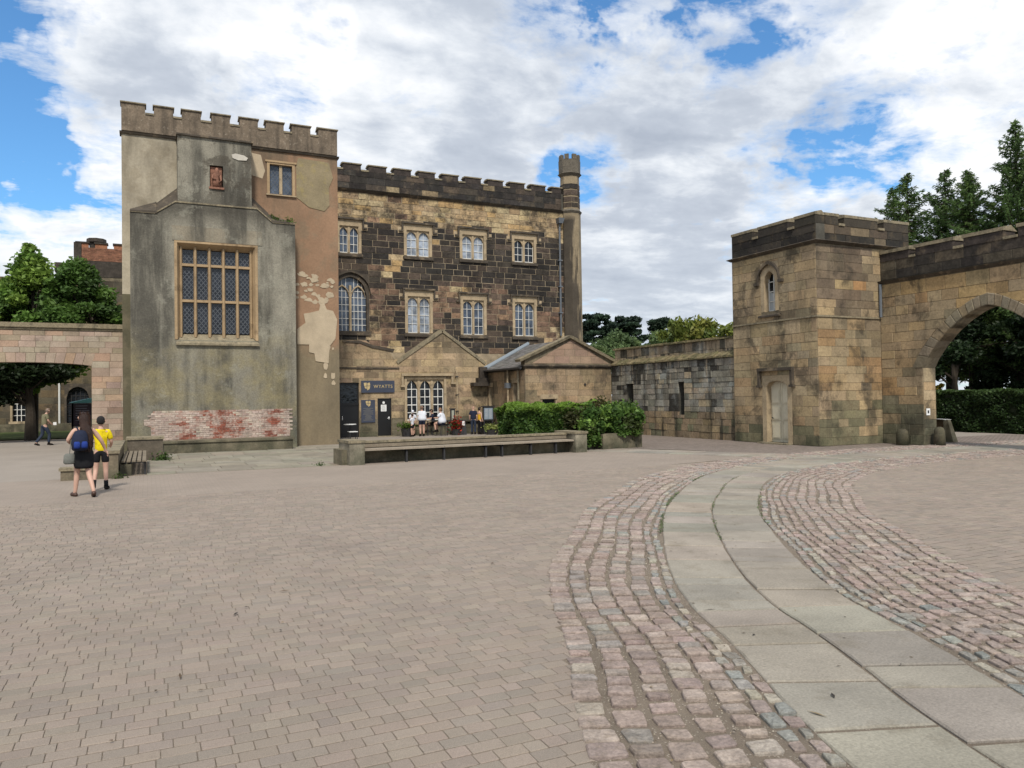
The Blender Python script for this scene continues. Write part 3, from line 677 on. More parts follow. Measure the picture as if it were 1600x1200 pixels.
for a, b in ((u0, (u0+u1)/2-.055), ((u0+u1)/2+.055, u1)):
    m = MB(); m.quad([FT(a, z0, -.15), FT(b, z0, -.15), FT(b, z1, -.15), FT(a, z1, -.15)]); m.build('pane', G_BLUE, w_)
    m = MB(); lattice(m, FT, a, b, z0, z1, -.147); m.build('lead_lattice', M_LEAD, w_)
# bay: lower pier, sloped weatherings, upper block
BW = (1.0, 3.66, 4.02, 7.45)
bay = MB(); rectwall(bay, FP, -.5, 5.12, 0, 8.45, [BW], -.79, 0)
bay.prism(FP, [(.35, 8.45), (4.25, 8.45), (3.75, 8.9), (.95, 8.9)], -.79, 0)
bay.build('window_bay', M_PIER, tw)
m = MB()
for sgn, xa, xb, xc in ((1, -.5, .35, 1.04), (-1, 5.12, 4.25, 3.56)):
    m = MB()
    q = [(xa, YP-.04, 8.452), (xb, YP-.04, 8.452), (xb, YT+.002, 8.452), (xa, YT+.002, 8.452), (xa, YP-.04, 8.50), (xb, YP-.04, 8.53), (xb, YT+.002, 9.05 if sgn > 0 else 8.95), (xa, YT+.002, 8.72)]
    m.mesh8(q if sgn > 0 else [q[1], q[0], q[3], q[2], q[5], q[4], q[7], q[6]])
    q = [(xb, YP+.012, 8.5), (xc, YP+.012, 8.5), (xc, YT+.002, 8.5), (xb, YT+.002, 8.5), (xb, YP+.012, 8.55), (xc, YP+.012, 8.97), (xc, YT+.002, 9.62), (xb, YT+.002, 9.0)]
    m.mesh8(q if sgn > 0 else [q[1], q[0], q[3], q[2], q[5], q[4], q[7], q[6]]); m.build('sloped_weathering', M_TRIMD, tw)

m = MB()
for a, b, za, zb in ((.30, .95, 8.47, 8.93), (.95, 3.75, 8.93, 8.93), (3.75, 4.30, 8.93, 8.47), (-.5, .30, 8.47, 8.47), (4.30, 5.12, 8.47, 8.47)):
    m.mesh8([FP(a, za-.035, .035), FP(b, zb-.035, .035), FP(b, zb-.03, -.3), FP(a, za-.03, -.3), FP(a, za+.02, .035), FP(b, zb+.02, .035), FP(b, zb+.07, -.3), FP(a, za+.07, -.3)])
m.build('weathered_edge', M_COPE, tw)
m = MB(); NI = (2.14, 2.54, 9.58, 10.35); rectwall(m, FP, 1.04, 3.56, 8.9, 11.34, [NI], -.78, -.02); m.build('upper_block', M_PIER, tw)
m = MB(); m.fbox(FP, 1.0, 3.62, 11.34, 11.40, -.76, .06); m.build('upper_block_coping', M_TRIMD, tw)
# niche with red carved relief
red = (.24, .115, .075)
m = MB(); m.fbox(FP, NI[0], NI[1], NI[2], NI[3], -.25, -.12, red); m.prism(FP, [(NI[0]-.06, NI[2]-.07), (NI[1]+.06, NI[2]-.07), (NI[1]+.06, NI[2]), (NI[0]-.06, NI[2])], -.1, .04, (.3, .26, .2))
M_RED = stuff_mat('red_sandstone', (.25, .125, .085), var=.4, vs_=5, fine_=.35, fs=30, bump=.7, bs=30)
nic = m.build('carved_niche', M_RED, tw)
m = MB(); rg = [(2.34, YP+.05, 9.60, .13, .06), (2.34, YP+.04, 9.8, .12, .07), (2.33, YP+.03, 9.98, .09, .07), (2.34, YP+.02, 10.06, .14, .06), (2.35, YP+.02, 10.13, .05, .05), (2.35, YP+.02, 10.2, .07, .06), (2.35, YP+.03, 10.29, .04, .04)]
m.rings(rg, 10); m.tube([(2.22, YP+.05, 10.05), (2.2, YP-.02, 9.9), (2.32, YP-.05, 9.85)], [.04, .035, .03], 6); m.tube([(2.46, YP+.05, 10.05), (2.49, YP, 9.85), (2.42, YP-.04, 9.72)], [.04, .035, .03], 6); m.build('carved_figure', M_RED, nic, smooth=True)
m = MB(); m.prism(FP, [(2.9, 10.72), (3.1, 10.66), (3.38, 10.68), (3.44, 10.78), (3.3, 10.86), (3.0, 10.9), (2.86, 10.84)], -.02, .008); m.build('plaster_patch', flat('bare_plaster', (.52, .49, .43), .9, var=.15), tw)
# great window
u0, u1, z0, z1 = BW
m = MB()
m.mesh8([FP(u0-.09, z0-.02, .02), FP(u0, z0-.02, .02), FP(u0+.14, z0+.2, -.33), FP(u0-.09, z0+.2, -.33), FP(u0-.09, z1+.02, .02), FP(u0, z1+.02, .02), FP(u0+.14, z1-.12, -.33), FP(u0-.09, z1-.12, -.33)])
m.mesh8([FP(u1, z0-.02, .02), FP(u1+.09, z0-.02, .02), FP(u1+.09, z0+.2, -.33), FP(u1-.14, z0+.2, -.33), FP(u1, z1+.02, .02), FP(u1+.09, z1+.02, .02), FP(u1+.09, z1-.12, -.33), FP(u1-.14, z1-.12, -.33)])
m.mesh8([FP(u0-.09, z1+.02, .022), FP(u1+.09, z1+.02, .022), FP(u1-.14, z1-.15, -.33), FP(u0+.14, z1-.15, -.33), FP(u0-.09, z1+.09, .022), FP(u1+.09, z1+.09, .022), FP(u1+.2, z1+.09, -.33), FP(u0-.2, z1+.09, -.33)])
gw = m.build('great_window', M_TRIMY, tw)
m = MB(); m.fbox(FP, u0-.16, u1+.25, z1+.10, z1+.62, -.02, .024); m.build('lintel', stuff_mat('grey_lintel', (.25, .22, .165), var=.3, vs_=1.4, fine_=.25, bump=.3, extra=pier_x), tw)
m = MB(); m.mesh8([FP(u0-.06, z0-.22, .1), FP(u1+.12, z0-.22, .1), FP(u1, z0-.1, -.36), FP(u0, z0-.1, -.36), FP(u0-.06, z0-.15, .1), FP(u1+.12, z0-.15, .1), FP(u1-.12, z0+.22, -.36), FP(u0+.12, z0+.22, -.36)]); m.build('sill', M_COPE, gw)
a0, a1, b0, b1 = u0+.13, u1-.13, z0+.2, z1-.13
lw = (a1-a0)/5; rowz = [b0, 5.42, 6.72, b1]
for i in range(6):
    x = a0+i*lw; m = MB(); w2 = .055 if 0 < i < 5 else .05
    m.prism(lambda u, z, n=0, x=x: Vector((x+u, YP-z, n)), [(-w2, -.36), (w2, -.36), (w2, -.20), (.018, -.14), (-.018, -.14), (-w2, -.20)], b0-.12, b1+.04); m.build('mullion', M_TRIMY, gw)
for j in (1, 2):
    m = MB(); m.fbox(FP, a0, a1, rowz[j]-.05, rowz[j]+.04, -.345, -.17); m.build('transom', M_TRIMY, gw)
for i in range(5):
    for j in range(3):
        c, d = a0+i*lw+.055, a0+(i+1)*lw-.055; e, f = rowz[j]+.04, rowz[j+1]-.05
        m = MB(); m.quad([FP(c-.02, e, -.31), FP(d+.02, e, -.31), FP(d+.02, f, -.31), FP(c-.02, f, -.31)]); m.build('pane', G_LEADED, gw)
        m = MB(); lattice(m, FP, c, d, e, f, -.306, .115, .016); m.build('lead_lattice', M_LEAD, gw)
# exposed brick patch and ledge
M_BRICK = stuff_mat('worn_brick', None, .9, .3, 2.5, .6, 40, .35, 14.)
M_BRICKW = stuff_mat('whitewashed_brick', None, .9, .3, 2.5, .6, 40, .4, 16., stain=((.46, .375, .32), 3.4, .50, .85))
def brick_patch(name, F, u0, u1, z0, z1, edge, colf, parent, n=.0):
    mb = MB(); z = z0; r = 0
    while z < z1:
        x = u0-.11*(r % 2)
        while x < u1:
            if edge(x+.1, z+.03):
                mb.stone(F, [(max(x, u0)+.003, z+.003), (min(x+.22, u1), z+.003), (min(x+.22, u1), z+.068), (max(x, u0)+.003, z+.068)], -.03, n+rnd(.002, .018), .006, colf(x, z))
            x += .225
        z += .073; r += 1
    return mb.build(name, M_BRICKW if name == 'brick_patch' else M_BRICK, parent, kind='stuff')
def bc(x, z):
    v = vn(x, z, 1.3, 5)+.4*vn(x, z, 4, 2)-.30 + (.22 if 1.25 < x+.2*math.sin(z*5) < 2.3 else 0)
    if v > .60: return jit((.255, .085, .055), .25)
    if v > .50: return jit((.33, .19, .15), .2)
    return jit(random.choice([(.42, .33, .28), (.38, .29, .25), (.45, .38, .31)]), .15)
m = MB(); m.prism(FP, [(.15, .3), (4.85, .3), (4.88, .7), (4.8, 1.44), (.2, 1.46), (.1, 1.2), (-.1, 1.1), (-.1, .98), (.12, .9)], -.02, .012); m.build('brick_backing', stuff_mat('pink_limewash', (.37, .275, .225), var=.3, vs_=3, fine_=.35, bump=.5, stain=((.26, .12, .08), 2.2, .56, .6)), tw)
brick_patch('brick_patch', FP, -.1, 4.97, .3, 1.5, lambda x, z: x > .12+.1*math.sin(z*9) - (.3 if .95 < z < 1.2 else 0) and x < 4.75+.2*vn(z, 1, 3) and z < 1.45+.03*math.sin(x*3), bc, tw, .010)
m = MB(); m.box(.52, 4.80, 28.75, YP, .0, .36); m.build('stone_ledge', M_CONC, tw)
m = MB(); m.box(.47, 4.86, 28.70, YP-.01, .362, .43); m.build('ledge_coping', M_CONC, tw)
# loose plaster patches on the right-hand strip
def ragged(cu, cz, ru, rz, k=26, seed=0, am=.25): return [(cu+ru*math.cos(2*math.pi*i/k)*(1+am*(mnoise.noise(Vector((math.cos(2*math.pi*i/k)*1.6, math.sin(2*math.pi*i/k)*1.6, seed)))*1.6)), cz+rz*math.sin(2*math.pi*i/k)*(1+am*(mnoise.noise(Vector((math.cos(2*math.pi*i/k)*1.6, math.sin(2*math.pi*i/k)*1.6, seed+9)))*1.6))) for i in range(k)]
M_PATCH = stuff_mat('cream_plaster', (.44, .36, .255), var=.15, fine_=.12, bump=.2)
M_OLIVE = stuff_mat('olive_render', (.25, .205, .125), var=.2, fine_=.2, bump=.3, stain=((.36, .29, .1), 3., .6, .4))
m = MB(); m.prism(FT, [(5.3, 4.55), (5.3, 3.95), (5.75, 3.95), (5.75, 3.65), (5.95, 3.6), (6.0, 3.3), (6.5, 3.22), (6.55, 3.9), (6.78, 4.2), (6.86, 4.95), (6.7, 5.3), (6.45, 5.35), (6.35, 5.6), (6.2, 5.55), (6.15, 5.3), (5.8, 5.2), (5.55, 5.15), (5.62, 4.8)], .0, .028); m.build('plaster_patch', M_PATCH, tw)
m = MB(); m.prism(FT, [(5.32, 9.7), (5.8, 9.35), (6.4, 9.25), (6.6, 9.5), (6.58, 10.2), (6.75, 10.6), (6.6, 11.2), (5.4, 11.25), (5.32, 10.9)], .0, .02); m.build('plaster_patch', M_OLIVE, tw)
m = MB(); m.prism(FT, [(3.6, 10.4), (4.05, 10.3), (4.15, 10.6), (4.0, 11.2), (3.6, 11.25)], .0, .008); m.build('plaster_patch', M_PATCH, tw)
m = MB()
for _ in range(46):
    cu = rnd(5.25, 6.8); cz = 6.15+.55*(rnd(0, 1)-.5)*2-.25*(cu-6.0); r = rnd(.03, .13); m.prism(FT, ragged(cu, cz, r*1.3, r*.8, 9, rnd(0, 99), .5), -.01, rnd(.006, .024))
for _ in range(12):
    cu = rnd(6.35, 6.8); cz = rnd(2.4, 4.6); r = rnd(.03, .1); m.prism(FT, ragged(cu, cz, r, r*1.5, 9, rnd(0, 99), .5), -.01, rnd(.0125, .02))
m.build('flaking_plaster', M_PATCH, tw, kind='stuff')

# ------------------------------------------------------------------ main hall
YH = 36.; FH = Ffront(YH)
hall = thing('soot_blackened_hall', 'three storey battlemented hall of soot blackened sandstone with gothic windows', 'hall', (14, YH, 0))
HW = {'w0': (8.22, 9.12, 8.72, 9.98), 'w1': (11.5, 12.66, 8.78, 10.02), 'w2': (14.42, 15.6, 8.82, 10.03), 'w3': (17.33, 18.47, 8.85, 10.02),
      'v1': (11.52, 12.66, 5.0, 6.78), 'v2': (14.42, 15.56, 4.98, 6.72), 'v3': (17.32, 18.44, 4.97, 6.72), 'v0': (7.95, 9.48, 5.0, 7.6)}
rects = list(HW.values())
mb = MB(); rectwall(mb, FH, 6.93, 20.4, 0, 11.64, rects, -.4, 0); mb.box(6.93, 20.4, YH+.4, YH+11, 0, 11.64); mb.build('wall', M_MORTAR_L, hall)
blk = [(.042, .036, .031), (.032, .028, .025), (.058, .047, .038), (.08, .06, .046)]
brn = [(.20, .125, .085), (.22, .14, .095), (.16, .105, .075), (.12, .085, .065), (.27, .175, .11)]
buf = [(.42, .31, .175), (.38, .285, .17), (.46, .36, .215), (.34, .245, .145), (.44, .30, .145)]
def hallc(u, z):
    v = vn(u, z, .5, 3)+.6*(vn(u, z, 1.6, 8)-.5)+rnd(-.11, .11)
    if z > 10.25 + .25*math.sin(u*2.1): return jit(random.choice(buf if v > .22 else brn), .1)
    k = .0
    if 7.6 < z <= 10.3: k = .46
    elif z > 6.6: k = .20
    else: k = .0
    if u > 18.9: k -= .12
    for n_, r in HW.items():
        if r[0]-.3 < u < r[1]+.3 and r[2]-.9 < z < r[2]: k += .35
    if u < 10.9 and z < 8.2: k -= .2
    if v < .38+k: return jit(random.choice(blk), .25)
    if v < (.72+k*.3 if u < 10.9 or z < 5.6 else .85): return jit(random.choice(brn), .15)
    return jit(random.choice(buf), .12)
S = Stones()
ex = [(a-.13, b+.13, c-.1, d+.13) for n_, (a, b, c, d) in HW.items()]
S.wall(FH, 4.0, 11.62, .275, (.38, .88), hallc, M_HALL, lambda z: [(6.94, 20.38)], ex, joint=.024, proud=.018)
S.finish(hall)
for k_, (a, b, c, d) in HW.items():
    if k_ == 'v0': continue
    gm = {'w0': G_BLUE, 'w1': G_BLIND, 'w2': G_BLIND, 'w3': G_DARK, 'v1': G_BLIND, 'v2': G_BLUE, 'v3': G_BLUE}[k_]
    gothic_window(FH, hall, a, b, c, d, 2, .3, gm, bars=(1, 2 if k_[0] == 'w' else 3), hood=True, drop=.42)
# large pointed window by the tower
a, b, c, d = HW['v0']; uc = (a+b)/2; hw = (b-a)/2; f0 = pointed(hw, .85); zs = 6.72
m = MB(); archhead(m, FH, uc, hw, zs, f0, d+.14, -.2, .02, 12); m.fbox(FH, b, b+.13, c-.02, d+.14, -.2, .022); m.fbox(FH, a-.13, a, c-.02, d+.14, -.2, .022); wv = m.build('window', M_TRIMD, hall)
m = MB(); m.fbox(FH, uc-.05, uc+.05, c, zs+.45, -.18, -.03)
for sg in (-1, 1):
    cc_ = uc+sg*hw/2; f1 = pointed(hw/2-.05, .5)
    pr = [(cc_-hw/2+.05+(hw-.1)*q/10) for q in range(11)]
    for x0, x1 in zip(pr, pr[1:]):
        z0_, z1_ = zs-.1+f1(x0-cc_), zs-.1+f1(x1-cc_); m.mesh8([FH(x0, z0_, -.04), FH(x1, z1_, -.04), FH(x1, z1_, -.16), FH(x0, z0_, -.16), FH(x0, z0_+.07, -.04), FH(x1, z1_+.07, -.04), FH(x1, z1_+.07, -.16), FH(x0, z0_+.07, -.16)])
m.build('tracery', M_TRIM, wv)
m = MB(); archpane(m, FH, uc, hw, c, zs, f0, -.15, 14); m.build('pane', G_BLUE, wv)
m = MB()
for x in (-.5, .5, -.25, .25, -.75, .75): m.fbox(FH, uc+x*hw-.012, uc+x*hw+.012, c, zs+f0(x*hw), -.148, -.125)
for z in (5.3, 5.6, 5.95, 6.25, 6.6, 6.9): m.fbox(FH, a, b, z-.012, z+.012, -.147, -.124)
m.build('glazing_bars', M_WHITE, wv)
m = MB()
for q in range(14):
    x0, x1 = -hw-.2+(2*hw+.4)*q/14, -hw-.2+(2*hw+.4)*(q+1)/14; fo = pointed(hw+.2, 1.05); za, zb = zs+fo(x0), zs+fo(x1)
    m.mesh8([FH(uc+x0, za, .12), FH(uc+x1, zb, .12), FH(uc+x1, zb, 0), FH(uc+x0, za, 0), FH(uc+x0, za+.1, .12), FH(uc+x1, zb+.1, .12), FH(uc+x1, zb+.1, 0), FH(uc+x0, za+.1, 0)])
m.build('hood_mould', M_TRIMD, wv)
m = MB(); m.fbox(FH, a-.2, b+.2, c-.2, c, -.1, .08); m.build('sill', M_TRIMD, wv)
# cornice and parapet
m = MB(); m.mesh8([FH(6.93, 11.60, .03), FH(20.2, 11.60, .03), FH(20.2, 11.60, -.3), FH(6.93, 11.60, -.3), FH(6.93, 11.72, .16), FH(20.2, 11.72, .16), FH(20.2, 11.78, -.3), FH(6.93, 11.78, -.3)]); m.build('cornice', M_TRIMD, hall)
m = MB(); m.fbox(FH, 6.93, 20.35, 11.72, 12.66, -.5, -.02); m.build('parapet', M_MORTAR_D, hall)
S = Stones(); S.wall(FH, 11.78, 12.66, .3, (.5, 1.), lambda u, z: jit(random.choice(blk+[(.05, .045, .04), (.035, .03, .028), (.03, .027, .025)]) if random.random() > .05 else (.26, .2, .12), .25), M_DARKSTONE, lambda z: [(6.94, 20.2)], base=-.02+.01); S.finish(hall, 'parapet_stone', 'parapet_stonework')
hs = []; x = 8.42-1.24
while x+.85 < 20.3: hs.append((x, x+.86)); x += 1.243
hs.append((x, 20.2)); 
merlons(FH, hall, hs, 12.66, 12.66, 13.03, -.5, .0, M_DARKSTONE, M_COPE, .09, .04)
M_TURTOP = stuff_mat('grey_turret_top', (.16, .14, .11), var=.45, vs_=3, fine_=.4, fs=16, bump=.5, stain=((.05, .045, .036), 3., .55, .6))
# corner turret, octagonal
tx, ty = 20.78, YH+.12
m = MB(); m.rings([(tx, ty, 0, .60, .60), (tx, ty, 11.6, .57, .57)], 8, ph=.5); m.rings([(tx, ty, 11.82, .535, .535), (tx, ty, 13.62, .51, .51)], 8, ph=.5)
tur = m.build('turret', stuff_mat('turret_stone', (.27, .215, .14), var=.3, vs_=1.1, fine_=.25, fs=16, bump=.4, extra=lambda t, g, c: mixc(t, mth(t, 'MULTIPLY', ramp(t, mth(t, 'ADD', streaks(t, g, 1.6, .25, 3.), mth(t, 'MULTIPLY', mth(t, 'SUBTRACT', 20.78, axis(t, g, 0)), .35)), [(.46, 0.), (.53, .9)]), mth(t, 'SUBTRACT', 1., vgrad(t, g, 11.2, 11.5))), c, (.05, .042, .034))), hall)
m = MB(); m.rings([(tx, ty, 11.6, .58, .58), (tx, ty, 11.72, .65, .65), (tx, ty, 11.82, .54, .54)], 8, ph=.5); m.build('moulding', M_TURTOP, tur); m = MB(); m.rings([(tx, ty, 13.62, .52, .52), (tx, ty, 13.76, .66, .66), (tx, ty, 13.82, .58, .58)], 8, ph=.5); m.build('moulding', M_TURTOP, tur); m = MB(); m.rings([(tx, ty, 13.82, .59, .59), (tx, ty, 14.5, .60, .60)], 8, ph=.5); m.build('moulding', M_TURTOP, tur)
for q in range(8):
    t0 = 2*math.pi*(q+.5)/8; t1 = 2*math.pi*(q+1.5)/8; A = Vector((math.cos(t0), math.sin(t0), 0)); B = Vector((math.cos(t1), math.sin(t1), 0)); P0 = A.lerp(B, .24); P1 = A.lerp(B, .76)
    m = MB(); o3 = Vector((tx, ty, 0)); pts = [o3+P0*.61, o3+P1*.61, o3+P1*.42, o3+P0*.42]; m.mesh8([p+Vector((0, 0, 14.5)) for p in pts]+[p+Vector((0, 0, 14.78)) for p in pts]); m.build('turret_merlon', M_TURTOP, tur)
S = Stones()
for z, hh in ((12.9, .28), (12.55, .3), (12.2, .28), (11.9, .26)):
    for q in (3, 4, 5, 6):
        t0 = 2*math.pi*(q+.5)/8; t1 = 2*math.pi*(q+1.5)/8; r = .542
        A = Vector((tx+r*math.cos(t0), ty+r*math.sin(t0), 0)); B = Vector((tx+r*math.cos(t1), ty+r*math.sin(t1), 0)); e = (B-A); ll = e.length; e.normalize(); nrm = Vector((e.y, -e.x, 0))
        FF = lambda u, zz_, n=0, A=A, e=e, nrm=nrm: A+e*u+nrm*n+Vector((0, 0, zz_))
        S.add(FF, [(.01, z+.01), (ll-.01, z+.01), (ll-.01, z+hh), (.01, z+hh)], jit(random.choice(blk), .3), M_DARKSTONE, -.05, .004, .01)
S.finish(hall, 'turret_stone', 'turret_stonework')
# rainwater pipe
m = MB(); m.tube([(19.98, YH-.12, 5.0), (19.98, YH-.12, 11.0)], .055, 8)
pp = m.build('drainpipe', M_LEAD, hall)
m = MB(); m.mesh8([(19.86, YH-.3, 11.0), (20.1, YH-.3, 11.0), (20.1, YH-.02, 11.0), (19.86, YH-.02, 11.0), (19.8, YH-.36, 11.28), (20.16, YH-.36, 11.28), (20.16, YH-.02, 11.28), (19.8, YH-.02, 11.28)]); m.build('hopper', M_LEAD, pp)
for z in (9.0, 7.6, 6.2):
    m = MB(); m.box(19.88, 20.08, YH-.2, YH-.03, z, z+.07); m.build('pipe_bracket', M_LEAD, pp)

# ------------------------------------------------------------------ cafe front (annex)
YA = 35.5; FA = Ffront(YA)
cafe = thing('cafe_frontage', 'low tan stone cafe front with a gable and triple arched window', 'cafe', (11, YA, 0))
ZTL = lambda u: 4.38-.25*max(0, u-9)/1.5 if u < 10.6 else 3.6
DW1 = (8.02, 8.95, 0, 2.55); DW2 = (9.83, 10.5, 0, 1.80); MW = (11.27, 13.16, .72, 2.70)
m = MB(); rectwall(m, FA, 6.93, 15.47, 0, 3.52, [(DW1[0]+.03, DW1[1]-.03, 0, DW1[3]-.03), (DW2[0]+.03, DW2[1]-.03, 0, DW2[3]-.03), MW], -.45, 0)
m.prism(FA, [(6.93, 3.52), (10.75, 3.52), (10.6, 4.05), (9.6, 4.2), (9.0, 4.42), (6.93, 4.42)], -.45, 0); m.prism(FA, [(10.9, 3.52), (15.25, 3.52), (13.1, 5.0)], -.45, 0); m.build('wall', M_MORTAR_L, cafe)
def seg_cafe(z):
    if z < 3.52: return [(6.94, 15.45)]
    o = []
    if z < 4.42: o.append((6.94, 10.7 if z < 3.9 else 10.6-(z-3.9)/.5*1.3))
    if z < 5.0: t = (z-3.52)/1.48; o.append((10.92+2.2*t, 15.23-2.13*t))
    return o
tan_ = [(.42, .32, .19), (.38, .29, .18), (.44, .33, .20), (.35, .265, .165), (.40, .29, .19), (.32, .245, .155)]
def cafec(u, z):
    v = vn(u, z, .8, 2)+rnd(-.1, .1)
    if z < .75: return jit((.19, .165, .115), .2)
    if v < .27: return jit((.22, .17, .11), .2)
    return jit(random.choice(tan_), .09)
S = Stones(); S.wall(FA, 0, 5.0, .30, (.5, .95), cafec, M_STONE, seg_cafe, [DW1, DW2, (MW[0]-.12, MW[1]+.12, MW[2]-.1, MW[3]+.12)], joint=.009, proud=.006); S.finish(cafe)
m = MB()
for a, b in (((10.78, 3.5), (13.1, 5.08)), ((13.1, 5.08), (15.36, 3.5))):
    A, B = Vector(a), Vector(b); d = (B-A).normalized(); e = Vector((-d.y, d.x))*.07
    m.mesh8([FA(*(A-e), .06), FA(*(B-e), .06), FA(*(B-e), -.5), FA(*(A-e), -.5), FA(*(A+e), .06), FA(*(B+e), .06), FA(*(B+e), -.5), FA(*(A+e), -.5)])
m.build('gable_coping', M_COPE, cafe)
m = MB(); m.fbox(FA, 6.93, 10.9, 3.2, 3.27, -.02, .05); m.build('string_course', M_TRIMD, cafe)
m = MB(); m.prism(FA, [(10.62, 4.02), (9.62, 4.18), (9.0, 4.40), (8.2, 4.42), (8.2, 4.5), (9.05, 4.5), (9.7, 4.3), (10.68, 4.14)][::-1], -.45, .05); m.build('old_roof_scar', M_TRIMD, cafe)
win = gothic_window(FA, cafe, *MW, 3, .42, G_DARK, bars=(1, 4), hood=False, fr=.12, mul=.12, top=.1, sill=True, hoodm=M_TRIM, sash=.035, rec=.22)
m = MB(); a, b, t = 10.98, 13.62, 2.86
m.fbox(FA, a, b, t, t+.12, -.02, .14, ); m.fbox(FA, a, a+.1, t-.45, t, -.02, .12); m.fbox(FA, b-.1, b, t-.32, t, -.02, .12); m.fbox(FA, a-.04, a+.16, t-.53, t-.45, -.02, .13); m.fbox(FA, b-.12, b+.12, t-.4, t-.32, -.02, .13); m.build('hood_mould', M_TRIM, win)
m = MB(); m.fbox(FA, 12.45, 15.1, .62, .72, -.02, .14); m.build('stone_shelf', M_CONC, cafe)
m = MB(); m.fbox(FA, 14.55, 15.4, 2.35, 2.52, -.02, .45); m.fbox(FA, 14.85, 15.4, 2.52, 2.75, -.02, .35); m.fbox(FA, 15.0, 15.4, 2.75, 3.3, -.02, .22); m.build('ruined_corbel', M_DARKFLAT, cafe)
# doors
def plankdoor(F, r, parent, mat, dep=.12):
    m = MB(); m.fbox(F, r[0], r[1], r[2], r[3], -dep-.05, -dep) if False else m.fbox(F, r[0]+.001, r[1]-.001, r[2], r[3]-.001, -dep-.05, -dep); return m.build('door', mat, parent)
d1 = plankdoor(FA, DW1, cafe, M_BLACK)
m = MB(); m.fbox(FA, 8.10, 8.86, 1.62, 2.44, -.12, -.105); m.build('pane', G_DARK, d1)
m = MB(); m.fbox(FA, 8.02, 8.95, 1.50, 1.60, -.12, -.08); m.fbox(FA, 8.10, 8.5, .15, .75, -.12, -.11); m.fbox(FA, 8.55, 8.86, .15, .75, -.12, -.11); m.fbox(FA, 8.10, 8.86, .82, 1.42, -.12, -.11); m.build('door_panel', M_BLACK, d1)
m = MB(); m.tube([FA(8.17, .82, -.06), FA(8.17, 1.0, -.06)], .015, 6); m.tube([FA(8.17, .82, -.11), FA(8.17, .82, -.06)], .012, 6); m.tube([FA(8.17, 1., -.11), FA(8.17, 1., -.06)], .012, 6); m.build('handle', M_PAPER, d1)
d2 = plankdoor(FA, DW2, cafe, M_BLACK, .06)
m = MB(); m.tube([FA(10.39, .86, -.06), FA(10.39, .86, -.01)], .014, 6); m.tube([FA(10.39, .86, -.01), FA(10.29, .86, -.01)], .012, 6); m.fbox(FA, 10.365, 10.415, .8, .93, -.06, -.052); m.build('handle', M_PAPER, d2)
m = MB(); m.fbox(FA, 10.0, 10.27, 1.19, 1.50, -.06, -.054); m.build('paper_notice', M_PAPER, d2)
m = MB(); m.prism(FA, [(10.135+.06*math.cos(t*math.pi/6), 1.60+.06*math.sin(t*math.pi/6)) for t in range(12)], -.06, -.053); m.build('round_sticker', M_PAPER, d2)
m = MB()
for q in range(5): m.fbox(FA, 10.04, 10.23-.03*(q % 2), 1.24+q*.05, 1.252+q*.05, -.054, -.052)
m.build('printed_lines', M_IRON, d2)
m = MB(); m.fbox(FA, 9.7, 10.6, 0, .03, -.1, .35); m.build('door_step', M_COPE, cafe)
m = MB(); m.tube([FA(13.82, .75, .07), FA(13.82, 3.02, .07), FA(13.80, 3.12, .04)], .035, 8)
pp = m.build('drainpipe', M_TRIM, cafe, label='thin stone-coloured pipe beside the triple window')
for z in (1.1, 1.9, 2.8):
    m = MB(); m.fbox(FA, 13.75, 13.89, z, z+.05, 0, .11); m.build('pipe_bracket', M_IRON, pp)

# signs on the cafe wall
def text(name, s, size, loc, mat, parent, rot=(math.pi/2, 0, 0), ex=.004):
    c = bpy.data.curves.new(name, 'FONT'); c.body = s; c.size = size; c.extrude = ex; c.align_x = 'CENTER'; c.align_y = 'CENTER'; c.space_character = 1.12
    c.materials.append(mat); t = bpy.data.objects.new('tmp_text', c); COL.objects.link(t); bpy.context.view_layer.update()
    me = bpy.data.meshes.new_from_object(t.evaluated_get(bpy.context.evaluated_depsgraph_get())); bpy.data.objects.remove(t); me.name = name
    me.transform(Matrix.Translation(loc) @ Matrix.Rotation(rot[0], 4, 'X')); return link(name, me, parent)
def crest(F, uc, zc, s, parent):
    m = MB()
    m.prism(F, [(uc-s*.9, zc+s), (uc-s*.1, zc+s*1.05), (uc-s*.1, zc+s*.2), (uc-s*.8, zc+s*.1)], 0, .006); m.prism(F, [(uc+s*.1, zc+s*.9), (uc+s*.8, zc+s*1.1), (uc+s*.9, zc+s*.25), (uc+s*.1, zc+s*.2)], 0, .006)
    m.prism(F, [(uc-s*.75, zc), (uc-s*.1, zc+s*.05), (uc-s*.1, zc-s*.7), (uc-s*.5, zc-s*.5)], 0, .006); m.prism(F, [(uc+s*.05, zc+s*.05), (uc+s*.9, zc+s*.1), (uc+s*.7, zc-s*.7), (uc+s*.05, zc-s*1.1)], 0, .006)
    return m.build('emblem', M_GOLD, parent)
sg = thing('name_sign', 'navy sign board reading WYATTS in gold above the right black door', 'sign', (9.84, YA-.05, 2.36))
m = MB(); m.fbox(FA, 9.04, 10.64, 2.08, 2.64, .03, .07); m.build('board', M_NAVY, sg)
FS_ = Ffront(YA-.07); crest(FS_, 9.31, 2.37, .17, sg); text('lettering', 'WYATTS', .215, (10.08, YA-.078, 2.36), M_GOLD, sg)
sg = thing('menu_board', 'slate grey menu board with small crest and faint gold lines between the two black doors', 'menu board', (9.36, YA-.04, 1.2))
m = MB(); m.fbox(FA, 9.03, 9.69, .68, 1.74, .03, .055); m.build('board', M_NAVY, sg)
FS_ = Ffront(YA-.055); crest(FS_, 9.36, 1.56, .13, sg)
m = MB()
for q in range(11):
    w = rnd(.12, .25); z = 1.34-q*.055; m.fbox(FS_, 9.36-w, 9.36+w, z, z+.012, 0, .003)
